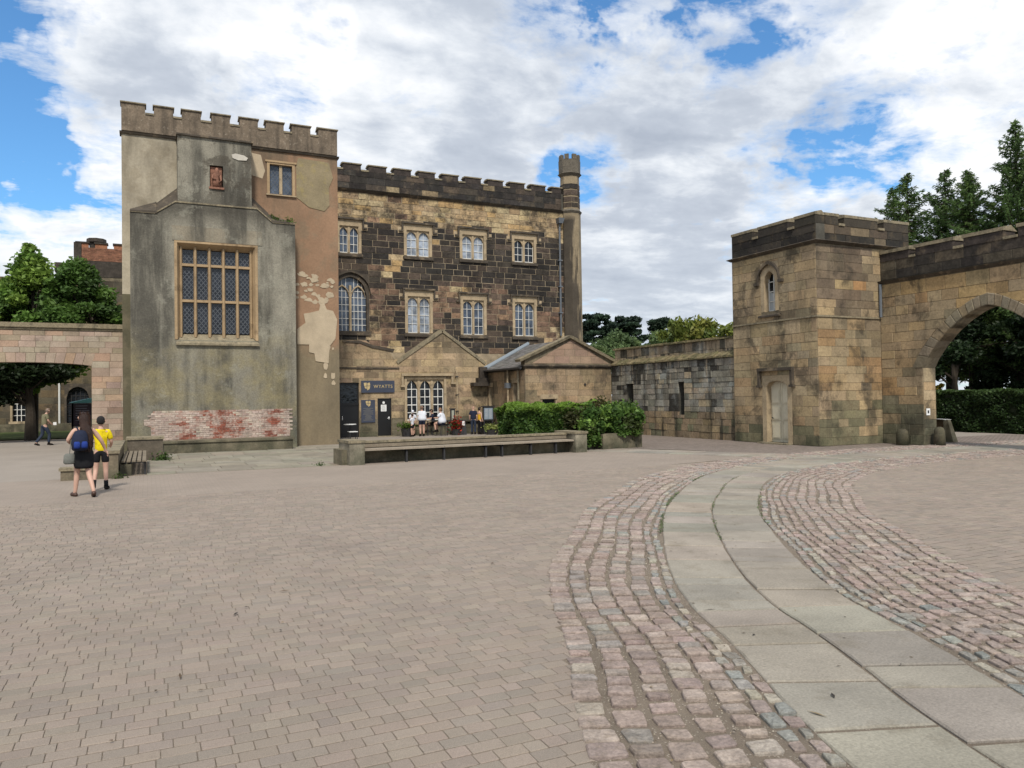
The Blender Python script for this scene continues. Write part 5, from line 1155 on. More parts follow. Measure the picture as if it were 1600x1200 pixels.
m = MB(); m.mesh8([(-3.8, 47.8, 1.78), (-2.3, 47.8, 1.78), (-2.3, 48.2, 1.78), (-3.8, 48.2, 1.78), (-3.75, 47.9, 1.84), (-2.3, 47.9, 2.15), (-2.3, 48.1, 2.15), (-3.75, 48.1, 1.84)]); m.build('canopy', flat('teal_canvas', (.16, .42, .42)), kb)
for x in (-3.65, -2.5):
    m = MB(); m.box(x-.04, x+.04, 47.95, 48.06, 0, 1.8); m.build('post', M_IRON, kb)
m = MB()
for q in range(7): m.box(-3.5, -2.7-rnd(0, .3), 47.935, 47.949, 1.6-q*.13, 1.64-q*.13)
m.build('printed_lines', flat('pale_print', (.30, .28, .36)), kb)
fk = MB(); fk.box(-30, 6, 56.4, 56.8, 0, .5); tag(fk.build('low_border_wall', M_CONC), 'low mossy stone edging along the lawn before the far range', 'wall')

# ------------------------------------------------------------------ low walls, benches, planters
def walls_thing(name, label, boxes, cat='wall', h=.6, mat=M_CONC, cm=M_COPE, ct=.07, ov=.035, kind=None):
    x, y = boxes[0][0], boxes[0][2]; t = thing(name, label, cat, (x, y, 0))
    for (x0, x1, y0, y1, hh) in boxes:
        m = MB(); m.box(x0, x1, y0, y1, 0, hh-ct); m.build('wall_section', mat, t)
        m = MB(); m.box(x0-ov, x1+ov, y0-ov, y1+ov, hh-ct+.001, hh); m.build('coping_stone', cm, t)
    return t
M_LOWW = stuff_mat('terrace_wall_stone', (.27, .215, .15), extra=weather_old, var=.35, vs_=1.6, fine_=.3, fs=22, bump=.4, bs=40)
walls_thing('angled_terrace_wall', 'low stone terrace wall wrapping the slatted bench beside the walking couple', [(-1.18, -.62, 20.42, 25.72, .66), (-1.8, -1.255, 20.42, 20.8, .30)], mat=M_LOWW)
walls_thing('square_end_wall', 'dark squat stone block ending the low wall below the brick patch', [(-.54, .44, 25.9, 26.9, .72)], mat=stuff_mat('blackened_block', (.12, .10, .075), var=.4, vs_=2, fine_=.3, bump=.4))
sb = thing('slatted_bench', 'weathered slatted bench set against the low terrace wall near the couple', 'bench', (-.3, 21, 0))
for k in range(5):
    x = -.57+k*.115; m = MB(); m.box(x, x+.085, 20.98, 25.2, .33, .365, ); m.build('slat', M_WOOD, sb)
for k in range(6):
    y = 21.15+k*.78; m = MB(); m.box(-.07, -.03, y, y+.04, 0, .325); m.box(-.57, -.03, y, y+.04, .295, .328); m.build('leg', M_IRON, sb)
m = MB(); m.box(-.6, -.35, 21., 25.1, 0, .28); m.build('plinth', M_CONC, sb)
# long bench
ang_ = math.atan2(.42, 6.9); bo = Vector((5.3, 21.05, 0)); be = Vector((math.cos(ang_), math.sin(ang_), 0)); bn = Vector((be.y, -be.x, 0))
FB = lambda u, z, n=0: bo+be*u+bn*n+Vector((0, 0, z))
lb = thing('long_stone_bench', 'very long low stone and timber bench between two square piers', 'bench', (5.3, 21.05, 0))
BL = 6.85
m = MB(); m.fbox(FB, 0.02, BL, 0, .56, -.34, -.12); m.build('back_wall', M_CONC, lb)
m = MB(); m.fbox(FB, 0.0, BL+.02, .56, .62, -.38, -.07); m.build('top_rail', M_COPE, lb)
m = MB(); m.fbox(FB, 0.02, BL, .44, .535, -.118, -.08); m.build('backrest_board', M_WOOD, lb)
for a, b in ((0.02, 2.4), (2.41, 4.7), (4.71, BL)):
    m = MB(); m.fbox(FB, a, b, .37, .42, -.10, .36); m.build('seat_plank', stuff_mat('worn_seat', (.30, .255, .20), var=.25, fine_=.3, fs=40) if a < .1 else bpy.data.materials['worn_seat'], lb)
for u in (1.25, 2.4, 3.75, 4.3, 5.3, 6.2):
    m = MB(); m.fbox(FB, u, u+.05, 0, .37, .18, .30); m.fbox(FB, u, u+.05, .31, .37, -.12, .30); m.build('leg', M_IRON, lb)
for u0_, u1_, n0_, n1_ in ((-.42, 0, -.55, .46), (BL+.02, BL+.45, -.75, .42)):
    m = MB(); m.fbox(FB, u0_, u1_, 0, .60, n0_, n1_); p_ = m.build('pier', stuff_mat('pier_concrete', (.31, .275, .21), extra=weather_old, var=.3, vs_=2, fine_=.25, bump=.3) if u0_ < 0 else bpy.data.materials['pier_concrete'], lb)
    m = MB(); m.fbox(FB, u0_-.03, u1_+.03, .601, .67, n0_-.03, n1_+.03); m.build('coping', M_COPE, p_)
m = MB(); m.fbox(FB, -.56, -.42, 0, .42, -.6, .2); m.build('stub_wall', M_CONC, lb)
pl = thing('raised_planter', 'square mossy concrete planter box overflowing with greenery at the end of the bench', 'planter', (14.4, 22, 0))
m = MB(); m.mesh8([(13.55, 21.62, 0), (15.33, 21.95, 0), (15.2, 23.3, 0), (13.4, 23.0, 0), (13.55, 21.62, .52), (15.33, 21.95, .54), (15.2, 23.3, .54), (13.4, 23.0, .52)]); m.build('box', M_CONC, pl)
m = MB(); m.mesh8([(13.0, 22.0, 0), (13.54, 22.1, 0), (13.4, 23.0, 0), (12.8, 23.0, 0), (13.0, 22.0, .16), (13.54, 22.1, .16), (13.4, 23.0, .16), (12.8, 23.0, .16)]); m.build('low_kerb', M_CONC, pl)

# ------------------------------------------------------------------ foliage
def foliage(name, C, size, col, parent=None, aspect=1.8, dirs=None, mat=M_LEAF, kind=None, spread=1.):
    C = np.asarray(C, float); n = len(C); size = np.broadcast_to(size, n)*rng.uniform(.7, 1.3, n)
    t = rng.normal(size=(n, 3)); t[:, 2] *= .6
    if dirs is not None: t = t*spread+dirs
    t /= np.linalg.norm(t, axis=1)[:, None]; q = rng.normal(size=(n, 3)); b = np.cross(t, q); b /= np.linalg.norm(b, axis=1)[:, None]+1e-9
    a = t*(size*aspect*.5)[:, None]; b = b*(size*.5)[:, None]
    V = np.stack([C-a, C-b+a*.15, C+a, C+b+a*.15], 1).reshape(-1, 3).astype(np.float32)
    me = bpy.data.meshes.new(name); me.vertices.add(4*n); me.vertices.foreach_set('co', V.ravel()); me.loops.add(4*n); me.loops.foreach_set('vertex_index', np.arange(4*n, dtype=np.int32))
    me.polygons.add(n); me.polygons.foreach_set('loop_start', np.arange(0, 4*n, 4, dtype=np.int32)); me.update(calc_edges=True)
    at = me.attributes.new('col', 'FLOAT_COLOR', 'FACE'); cc = np.ones((n, 4), np.float32); cc[:, :3] = np.clip(col*rng.uniform(.75, 1.3, (n, 1)), .003, 1); at.data.foreach_set('color', cc.ravel())
    me.materials.append(mat); return link(name, me, parent, kind)
M_BARK = stuff_mat('bark', (.05, .04, .03), var=.3, vs_=4, fine_=.3, bump=.8, bs=20)
def pal(cols, n): c = np.array(cols); return c[rng.integers(0, len(c), n)]
def clump_crown(cl, n, cols, flat_=.7):
    """leaves in uneven clumps; cl: list of (x,y,z,r)"""
    cl = np.array(cl); w = cl[:, 3]**2; k = rng.choice(len(cl), n, p=w/w.sum())
    d = rng.normal(size=(n, 3)); d /= np.linalg.norm(d, axis=1)[:, None]; r = np.where(rng.uniform(0, 1, n) < .72, rng.uniform(.3, 1., n)**.6, rng.uniform(.9, 1.55, n))*cl[k, 3]
    P = cl[k, :3]+d*r[:, None]*np.array([1, 1, flat_]); cc = pal(cols, len(cl))[k]
    return P, cc
GREENS = [(.15, .26, .05), (.115, .21, .04), (.19, .30, .055), (.09, .165, .035), (.21, .32, .06)]
def broad_tree(name, label, x, y, zc, h, r, n, size, cols=GREENS, ncl=80, trunk=.18, cx=0., base=0., group=None, top=None):
    t = thing(name, label, 'tree', (x, y, 0), group)
    cl = []
    for _ in range(ncl):
        th = rnd(0, 6.283); ph = rnd(-1, 1); rr_ = r*(.35+.6*random.random()**.5); k = math.sqrt(1-ph*ph)
        zt = zc+ph*(h-zc)*.86; shrink = 1-.55*max(0, ph)**1.5
        cl.append((x+cx+math.cos(th)*rr_*k*shrink, y+math.sin(th)*rr_*k*shrink, zt, r*rnd(.13, .27)))
    if top: cl += top
    P, c = clump_crown(cl, n, cols); foliage('crown', P, size, c, t)
    m = MB(); m.tube([(x, y, base), (x+.05, y, zc*.5), (x-.03, y+.05, zc), (x, y, h*.9)], [trunk, trunk*.8, trunk*.55, .03], 8)
    for c_ in cl[::4]:
        z0 = min(zc*.9, c_[2]-.3); z0 = max(z0*rnd(.6, 1.), base+.8); a = Vector((x, y, z0)); b = Vector(c_[:3]); md = a.lerp(b, .5)+Vector((0, 0, .15*r))
        m.tube([a, md, b], [trunk*.35, trunk*.22, .015], 5, caps=False)
    m.build('trunk', M_BARK, t); return t
broad_tree('bushy_tree', 'bushy green tree behind the pink wall at the left edge, lowest of the group', -7.3, 47.5, 5.4, 8.3, 2.4, 40000, .15, group='trees behind the pink wall')
broad_tree('pointed_tree', 'green tree with a narrow pointed top, its dark trunk showing through the pink arch', -5.2, 46, 5.6, 9.0, 2.3, 52000, .14, top=[(-5.35, 46, 9.2, .5), (-5.4, 46, 9.75, .28), (-5.1, 46, 8.7, .6), (-5.6, 46, 8.6, .6)], group='trees behind the pink wall')
broad_tree('rounded_tree', 'rounded green tree touching the brick parapet, rightmost behind the pink wall', -2.3, 45, 6.4, 9.2, 1.85, 44000, .13, cx=-.9, cols=[(.075, .145, .032), (.09, .17, .035), (.11, .195, .04), (.06, .115, .028)], top=[(-1.9, 45, 6.5, .6), (-1.6, 45, 5.6, .5), (-2.2, 45, 7.3, .6)], group='trees behind the pink wall')
dk_ = [(.022, .04, .014), (.028, .05, .018), (.018, .032, .012)]
t = thing('spreading_yew', 'dark low spreading evergreen seen through the pink arch', 'tree', (-6.3, 43.5, 0))
cl = [(-5.3+rnd(-2.6, 1.9), 43.6+rnd(-1, 1), rnd(2.6, 4.2), rnd(.35, .7)) for _ in range(34)]+[(-6.4+rnd(-1, .3), 43.5, rnd(2.0, 2.6), rnd(.3, .5)) for _ in range(8)]
P, c = clump_crown(cl, 20000, dk_, .5); foliage('crown', P, .13, c, t)
m = MB(); m.tube([(-5.1, 43.6, 0), (-5.08, 43.6, 1.2), (-5.2, 43.6, 3.4)], [.27, .22, .12], 10)
for c_ in cl[::3]: m.tube([(-5.15, 43.6, rnd(1.3, 2.4)), Vector(c_[:3])], [.06, .02], 5, caps=False)
m.build('trunk', M_BARK, t)
# far trees beyond the curtain wall
fc = [(.13, .19, .075), (.11, .165, .065), (.15, .21, .08), (.09, .14, .055)]
for i, (x, y, h, r, lab) in enumerate(((60, 92, 10.6, 5., 'hazy mid green tree beyond the ruined wall, left of the group'), (67, 90, 11.2, 5., 'round topped green tree in the middle beyond the ruined wall'), (74, 92, 10.8, 5., 'pale green tree beyond the ruined wall behind the laurel'), (54.5, 88, 8.3, 2.6, 'small green tree just right of the corner turret foot'), (81, 93, 10., 5., 'green tree just left of the gatehouse top of wall'))):
    broad_tree('distant_tree', lab, x, y, 6.5, h, r, 18000, .28, fc, 60, .3, group='trees beyond the ruined wall')
pc = [(.05, .085, .05), (.045, .072, .045), (.028, .048, .034)]
for i, (x, y, h, r, lab) in enumerate(((61.2, 100, 14.2, 4., 'dark spreading pine left of its neighbours beyond the ruined wall'), (68.8, 102, 14.3, 3.4, 'dark flat topped pine in the middle beyond the ruined wall'), (74.5, 101, 14.2, 2.8, 'dark pine rising behind the laurel beyond the ruined wall'), (80.5, 103, 13.0, 3, 'low dark pine crown nearest the gatehouse beyond the ruined wall'))):
    t = thing('distant_pine', lab, 'pine tree', (x, y, 0), 'pines beyond the ruined wall'); cl = []
    for _ in range(30): z = rnd(h-4.2, h-.3); k = 1-.6*((z-h+4.2)/4.2)**2; th = rnd(0, 6.28); q = rnd(.2, 1)*r*k; cl.append((x+math.cos(th)*q, y+math.sin(th)*q, z, rnd(.5, 1.0)))
    P, c = clump_crown(cl, 11000, pc, .35); foliage('crown', P, .34, c, t, 2.2)
    m = MB(); m.tube([(x, y, 0), (x, y, h-.5)], [.35, .08], 8)
    for c_ in cl[::2]: m.tube([(x, y, c_[2]-.6), Vector(c_[:3])], [.1, .03], 5, caps=False)
    m.build('trunk', M_BARK, t)
# laurel over the wall
t = thing('laurel_bush', 'glossy yellow-green laurel bush showing above the ruined wall', 'bush', (24.5, 29, 0)); cl = []
for _ in range(60): y = rnd(26.6, 32.2); top = 4.75+.9*(y-26.6)/5.6*(1-.5*((y-31)/2)**2 if y > 31 else 1); cl.append((24.3+rnd(-.5, .8), y, top-rnd(.1, 1.3), rnd(.22, .42)))
P, c = clump_crown(cl, 9000, [(.20, .235, .05), (.15, .19, .04), (.26, .27, .06), (.10, .14, .03)], .9); up = np.tile([0, 0, .9], (len(P), 1)); foliage('foliage', P, .11, c, t, 2.4, up)
m = MB()
for _ in range(9): x, y = 24.6+rnd(-.4, .4), rnd(27, 32); m.tube([(x, y, 0), (x+rnd(-.2, .2), y, 3.9)], [.06, .03], 6)
m.build('stem', M_BARK, t)
# larches above the gateway wall
lc = [(.085, .15, .045), (.10, .17, .05), (.125, .195, .055), (.065, .115, .035)]
def larch(x, y, h, r, n, lab, cols=lc, z0=2.5, droop=.3, name='larch_tree'):
    t = thing(name, lab, 'conifer', (x, y, 0), 'conifers beyond the gateway wall'); m = MB(); m.tube([(x, y, 0), (x+.1, y, h*.5), (x, y, h)], [.22, .14, .012], 8)
    P = []; D = []; cols_ = []; nb_ = int(h*15)
    for q in range(nb_):
        z = z0+(h-z0)*(q/nb_)**.9; L_ = r*(1-((z-z0)/(h-z0))**1.6)*rnd(.45, 1.5)+.12; th = rnd(0, 6.283); d = Vector((math.cos(th), math.sin(th), 0))
        b0 = Vector((x, y, z)); pts = [b0, b0+d*L_*.5+Vector((0, 0, -.06*L_)), b0+d*L_+Vector((0, 0, .24*L_))]
        m.tube(pts, [.04, .026, .010], 4, caps=False); k = max(30, int(n/nb_*min(1.6, L_/r*1.9))); col = np.array(random.choice(cols))
        s = rng.uniform(.12, 1, k); B = np.array(pts[0])[None]*((1-s)**2)[:, None]+2*np.array(pts[1])[None]*(s*(1-s))[:, None]+np.array(pts[2])[None]*(s**2)[:, None]
        tw_ = rng.normal(size=(k, 3))*np.array([.075, .075, .045])*(.3+(1-s)[:, None]*1.9); hang = rng.uniform(0, droop, k)*(1-.5*s); B = B+tw_; B[:, 2] -= hang*.8
        P.append(B); dd = np.tile([d.x*.7, d.y*.7, -.25], (k, 1)); D.append(dd); cols_.append(np.tile(col, (k, 1)))
    m.build('trunk', M_BARK, t); foliage('crown', np.concatenate(P), .05, np.concatenate(cols_), t, 4.2, np.concatenate(D), spread=.6); return t
larch(38.4, 30.0, 13.4, 3.3, 20000, 'leftmost feathery conifer poking out past the gatehouse battlements')
larch(37.6, 28.5, 13.7, 3.4, 28000, 'feathery conifer directly behind the gatehouse right corner')
larch(38.6, 27.0, 13.6, 3.3, 26000, 'feathery conifer third from the left behind the gateway battlements')
larch(37.8, 25.2, 13.0, 3.3, 26000, 'lower feathery conifer just left of the tallest one')
larch(39.2, 26.1, 13.1, 3.6, 26000, 'shorter feathery conifer filling the gap behind the battlements')
larch(39.4, 24.1, 13.2, 3.6, 26000, 'feathery conifer just behind and left of the tallest conifer')
larch(38.0, 22.9, 14.8, 3.5, 34000, 'tallest feathery conifer above the gateway battlements')
larch(38.5, 20.6, 13.6, 3.3, 28000, 'feathery conifer at the right edge above the gateway battlements')
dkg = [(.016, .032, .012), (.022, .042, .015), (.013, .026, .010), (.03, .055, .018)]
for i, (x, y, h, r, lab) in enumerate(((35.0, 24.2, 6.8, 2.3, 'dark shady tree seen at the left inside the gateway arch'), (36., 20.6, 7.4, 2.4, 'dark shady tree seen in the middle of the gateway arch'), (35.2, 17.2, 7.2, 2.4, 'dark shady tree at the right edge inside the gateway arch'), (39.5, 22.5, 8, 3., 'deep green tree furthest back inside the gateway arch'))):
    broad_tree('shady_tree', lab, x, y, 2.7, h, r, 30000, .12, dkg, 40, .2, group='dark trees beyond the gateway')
t = thing('yellow_shrub', 'small bright yellow shrub tip peeking over the clipped hedge in the gateway', 'shrub', (33.6, 24, 0)); P, c = clump_crown([(33.6, 24.3, 1.82, .14), (33.6, 24.08, 1.95, .12), (33.6, 23.9, 2.05, .09)], 500, [(.42, .31, .03), (.34, .27, .04)]); foliage('foliage', P, .07, c, t)
m = MB(); m.tube([(33.7, 24.2, 0), (33.7, 24.2, 1.8)], .03, 5); m.build('stem', M_BARK, t)
def hedge(name, label, x0, x1, y0, y1, z0, zt, n, size, cols, parent=None, topc=None, bump_=.1, cat='hedge'):
    P = []; dx, dy, dz = x1-x0, y1-y0, zt-z0; A = np.array([dx*dz, dy*dz, dx*dy, dx*dz, dy*dz]); k = rng.choice(5, n, p=A/A.sum()); u, v = rng.uniform(0, 1, n), rng.uniform(0, 1, n); dep = rng.exponential(.06, n)
    X = np.where(k == 0, x0+u*dx, np.where(k == 1, x0+dep, np.where(k == 2, x0+u*dx, np.where(k == 3, x0+u*dx, x1-dep)))); Y = np.where(k == 0, y0+dep, np.where(k == 1, y0+u*dy, np.where(k == 2, y0+v*dy, np.where(k == 3, y1-dep, y0+u*dy)))); Z = np.where(k == 2, zt-dep, z0+v*dz)
    off = np.array([mnoise.noise(Vector((a*1.7, b*1.7, c*1.7))) for a, b, c in zip(X, Y, Z)])*bump_*2
    X = X+np.where(k == 1, off, 0); Y = Y+np.where(k == 0, off, 0); Z = Z+off*.6
    c = pal(cols, n)
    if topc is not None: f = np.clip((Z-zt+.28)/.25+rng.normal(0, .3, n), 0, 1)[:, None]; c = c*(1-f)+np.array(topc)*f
    t = thing(name, label, cat, ((x0+x1)/2, (y0+y1)/2, 0)); foliage('foliage', np.stack([X, Y, Z], 1), size, c, t)
    m = MB(); m.box(x0+.14, x1-.14, y0+.14, y1-.14, z0, zt-.16); m.build('shade_core', stuff_mat('hedge_shadow_core', (.02, .028, .012), var=.4) if 'hedge_shadow_core' not in bpy.data.materials else bpy.data.materials['hedge_shadow_core'], t); return t  # dark filler box: the shade inside the hedge is put into its colour
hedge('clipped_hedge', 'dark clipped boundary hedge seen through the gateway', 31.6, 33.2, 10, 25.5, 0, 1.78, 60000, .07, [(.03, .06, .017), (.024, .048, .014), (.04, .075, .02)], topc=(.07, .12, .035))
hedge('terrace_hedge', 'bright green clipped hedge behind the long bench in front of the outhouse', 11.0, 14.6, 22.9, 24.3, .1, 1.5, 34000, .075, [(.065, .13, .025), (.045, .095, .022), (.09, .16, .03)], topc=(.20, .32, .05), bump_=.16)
t = thing('planter_shrub', 'leafy mixed shrub spilling over the raised concrete planter', 'shrub', (14.4, 22.6, 0))
cl = [(rnd(13.2, 15.4), rnd(21.9, 23.3), rnd(.6, 1.25), rnd(.2, .34)) for _ in range(30)]+[(13.3+rnd(-.3, .3), 21.85, rnd(.25, .8), rnd(.13, .24)) for _ in range(12)]+[(14.7+rnd(-.5, .6), 22.6, 1.32, .2) for _ in range(6)]+[(13.9+rnd(0, 1.4), 21.75, rnd(.5, .7), .12) for _ in range(8)]
P, c = clump_crown(cl, 15000, [(.08, .15, .03), (.06, .12, .026), (.12, .21, .045), (.17, .28, .055), (.05, .07, .02)], .9); foliage('foliage', P, .085, c, t, 1.6)
t = thing('olive_shrub', 'darker bronze green shrub between the bright hedge and the planter', 'shrub', (13.6, 23, 0))
P, c = clump_crown([(rnd(13., 14.4), rnd(22.6, 23.2), rnd(.5, 1.35), rnd(.2, .34)) for _ in range(18)], 8000, [(.055, .06, .02), (.08, .075, .025), (.035, .05, .018)], .9); foliage('foliage', P, .07, c, t)
for nm, t_ in (('a', t),):
    m = MB(); m.tube([(13.6, 23, 0), (13.6, 23, .6)], .05, 6); m.build('stem', M_BARK, t_)
# weeds on ledges and at wall feet
def weed(x, y, z, r, n, label, col=(.10, .17, .03)):
    P = rng.normal(size=(n, 3))*np.array([r, r, r*.7])+np.array([x, y, z+r*.5]); P[:, 2] = np.maximum(P[:, 2], z+.01)
    o = foliage('weed_tuft', P, r*.35, pal([col, tuple(v*.6 for v in col)], n), None, 2.2, np.tile([0, 0, .6], (n, 1))); tag(o, label, 'weed')
weed(4.42, 30.2, 8.6, .12, 160, 'green weed on the tower bay ledge nearer the small window'); weed(4.95, 30.0, 8.55, .10, 130, 'small green weed at the outer end of the tower bay ledge')
weed(.42, 25.8, 0, .13, 220, 'weeds at the foot of the dark squat block', (.07, .12, .03)); weed(4.2, 21.0, .01, .06, 90, 'tiny weed growing from the terrace kerb joint', (.07, .12, .03)); weed(-.62, 20.35, 0, .08, 90, 'weeds at the near corner of the terrace wall', (.08, .12, .03))

# ------------------------------------------------------------------ cafe clutter
def pot(x, y, r, h, label, cols, n=260, fr=.2, mat=M_IRON):
    t = thing('flower_planter', label, 'planter', (x, y, 0), 'planters along the cafe front'); m = MB(); m.rings([(x, y, 0, r*.8, r*.8), (x, y, h*.9, r, r), (x, y, h, r*1.06, r*1.06)], 12); m.build('pot', mat, t)
    P = rng.normal(size=(n, 3))*np.array([r*.6, r*.6, fr*.5])+np.array([x, y, h+fr*.6]); foliage('plant', P, .07, pal(cols, n), t)
pot(10.98, 34.6, .3, .38, 'black planter with low green plant left of the standing child', [(.10, .17, .03)]); pot(13.3, 34.3, .24, .3, 'planter full of red flowers under the right of the triple window', [(.30, .03, .02), (.42, .05, .03), (.05, .09, .02)], 420, .34)
pot(14.85, 33.6, .3, .25, 'pale yellow-green plant in a planter under the menu display case', [(.30, .33, .10), (.22, .28, .08)], 300, .16); pot(15.0, 34.6, .35, .8, 'tall black tub in the corner beside the outhouse', [(.02, .03, .015)], 60, .1)
t = thing('menu_display_case', 'framed menu display case on a dark post by the cafe corner', 'display case', (14.9, 34.2, 0)); FD = Ffront(34.2)
m = MB(); m.fbox(FD, 14.63, 15.2, .66, 1.32, 0, .08); m.fbox(FD, 14.58, 15.25, 1.32, 1.37, -.03, .12); m.build('case', M_IRON, t)
m = MB(); m.fbox(FD, 14.69, 15.14, .72, 1.27, .081, .09); m.build('glazed_menu', flat('menu_sheet', (.20, .25, .31), .3), t)
m = MB()
for q in range(8): m.fbox(FD, 14.73, 14.88, .78+q*.06, .79+q*.06, .09, .093); m.fbox(FD, 14.93, 15.09, .78+q*.06, .79+q*.06, .09, .093)
m.build('printed_lines', M_PAPER, t)
for x in (14.7, 15.13):
    m = MB(); m.fbox(FD, x-.03, x+.03, 0, .66, .01, .07); m.build('post', M_IRON, t)
o = MB(); o.fbox(FD, 15.28, 15.4, 1.06, 1.22, 0, .01); tag(o.build('yellow_notice', flat('yellow_paper', (.55, .50, .08))), 'small yellow notice beside the menu display case', 'notice')
t = thing('tall_poster_case', 'tall narrow black poster case right of the triple window', 'display case', (13.5, 34.6, 0)); FD = Ffront(34.6)
m = MB(); m.fbox(FD, 13.12, 13.36, .35, 1.24, 0, .06); m.fbox(FD, 13.08, 13.40, 1.24, 1.28, -.02, .08); m.build('case', M_IRON, t)
m = MB(); m.fbox(FD, 13.18, 13.30, .7, 1.18, .061, .068); m.build('poster', flat('poster', (.33, .34, .28)), t); m = MB(); m.fbox(FD, 13.2, 13.28, 0, .35, 0, .05); m.build('post', M_IRON, t)
t = thing('small_chalkboard', 'small dark chalkboard stand left of the couple by the display case', 'sign', (13.8, 34.4, 0)); FD = Ffront(34.4)
m = MB(); m.mesh8([FD(13.55, .0, .12), FD(13.85, 0, .12), FD(13.85, 0, .09), FD(13.55, 0, .09), FD(13.57, .72, 0), FD(13.83, .72, 0), FD(13.83, .72, -.03), FD(13.57, .72, -.03)]); m.build('board', M_IRON, t)
m = MB(); m.fbox(FD, 13.63, 13.77, .45, .66, .06, .068); m.build('poster', M_PAPER, t)
t = thing('bar_shelf', 'long dark drinks shelf on thin legs below the triple window', 'table', (12.4, 34.6, 0))
m = MB(); m.box(11.9, 14.4, 34.45, 34.8, .68, .72); m.build('tabletop', M_IRON, t)
for x in (12.0, 13.0, 14.3):
    m = MB(); m.box(x-.02, x+.02, 34.6, 34.64, 0, .68); m.build('leg', M_IRON, t)
t = thing('cafe_table', 'small round cafe table with white top by the left black door', 'table', (8.15, 33.8, 0))
m = MB(); m.rings([(8.1, 33.8, .66, .28, .28), (8.1, 33.8, .69, .28, .28)], 16); m.build('tabletop', M_PAPER, t); m = MB(); m.tube([(8.1, 33.8, 0), (8.1, 33.8, .66)], .025, 6); m.build('leg', M_IRON, t)
t = thing('cafe_chair', 'dark metal cafe chair under the small round table by the tower corner', 'chair', (8.1, 33.2, 0))
m = MB(); m.box(7.88, 8.25, 33.0, 33.35, .36, .39); m.build('seat', M_PAPER, t)
for x in (7.9, 8.23):
    for y in (33.02, 33.33):
        m = MB(); m.tube([(x, y, 0), (x, y, .36)], .014, 5); m.build('leg', M_IRON, t)

# ------------------------------------------------------------------ people
M_SKIN = flat('skin', (.50, .31, .235), .55, fine_=.03); M_HAIRB = stuff_mat('dark_brown_hair', (.035, .018, .013), .5, .3, 6., .9, 90, .3, 90); M_HAIRK = stuff_mat('black_hair', (.014, .012, .012), .6, .3, 6., .9, 90, .3, 90)
def cloth(name, col): return stuff_mat(name, col, .85, .12, 4., .5, 9., .15, 30., .15)
C_YEL = stuff_mat('yellow_shirt', (.74, .58, .012), .85, .1, 4., .5, 9., .05, 30., .15, stain=((.40, .29, .01), 11., .54, .6)); C_BLK = cloth('black_cloth', (.013, .013, .015)); C_WHT = cloth('white_cloth', (.66, .69, .76)); C_NVY = cloth('navy_cloth', (.018, .023, .045))
C_OLV = cloth('olive_cloth', (.17, .16, .10)); C_DEN = cloth('dark_denim', (.03, .04, .065)); C_ORG = cloth('amber_cloth', (.65, .38, .03)); C_BLU = cloth('blue_cloth', (.02, .045, .22)); C_GRY = cloth('grey_bag', (.16, .165, .15)); C_SHOE = cloth('shoe_leather', (.02, .016, .014))
def skinned(name, J, chains, parent, mat, sub=2):
    """one continuous surface grown round the joint chains; J name -> (pos, radius)"""
    names = []; edges = set()
    for ch in chains:
        for n_ in ch:
            if n_ not in names: names.append(n_)
        for a, b in zip(ch, ch[1:]): edges.add((names.index(a), names.index(b)))
    me = bpy.data.meshes.new(name); me.from_pydata([J[n_][0] for n_ in names], list(edges), []); o = bpy.data.objects.new('tmp_skin', me); COL.objects.link(o)
    md = o.modifiers.new('skin', 'SKIN'); md.use_smooth_shade = True; md.branch_smoothing = .4
    for i, n_ in enumerate(names):
        sv = me.skin_vertices[0].data[i]; r = J[n_][1]; sv.radius = r if isinstance(r, tuple) else (r, r); sv.use_root = (i == 0)
    s2 = o.modifiers.new('sub', 'SUBSURF'); s2.levels = sub; s2.render_levels = sub
    bpy.context.view_layer.update(); m2 = bpy.data.meshes.new_from_object(o.evaluated_get(bpy.context.evaluated_depsgraph_get())); bpy.data.objects.remove(o)
    m2.name = name; m2.materials.clear(); m2.materials.append(mat)
    for p in m2.polygons: p.use_smooth = True
    return link(name, m2, parent)
BASEJ = {'pelvis': ((0, 0, .95), (.135, .10)), 'waist': ((0, .01, 1.10), (.115, .085)), 'chest': ((0, 0, 1.30), (.145, .10)), 'neckb': ((0, -.01, 1.46), (.06, .06)), 'neck': ((0, .005, 1.53), .052), 'jaw': ((0, .02, 1.585), (.062, .068)), 'head': ((0, .01, 1.66), (.078, .092)), 'crown': ((0, .0, 1.72), (.055, .065)),
         'nose': ((0, .105, 1.615), .014),
         'shR': ((.165, -.01, 1.41), .062), 'elR': ((.22, -.03, 1.13), .042), 'wrR': ((.24, .05, .90), .030), 'haR': ((.245, .08, .83), (.038, .022)), 'shL': ((-.165, -.01, 1.41), .062), 'elL': ((-.22, -.03, 1.13), .042), 'wrL': ((-.24, .05, .90), .030), 'haL': ((-.245, .08, .83), (.038, .022)),
         'hipR': ((.09, 0, .90), .095), 'knR': ((.10, .03, .50), .058), 'caR': ((.10, .005, .36), .054), 'anR': ((.10, -.01, .09), .037), 'toR': ((.115, .13, .035), (.036, .026)), 'hipL': ((-.09, 0, .90), .095), 'knL': ((-.10, .03, .50), .058), 'caL': ((-.10, .005, .36), .054), 'anL': ((-.10, -.01, .09), .037), 'toL': ((-.115, .13, .035), (.036, .026))}
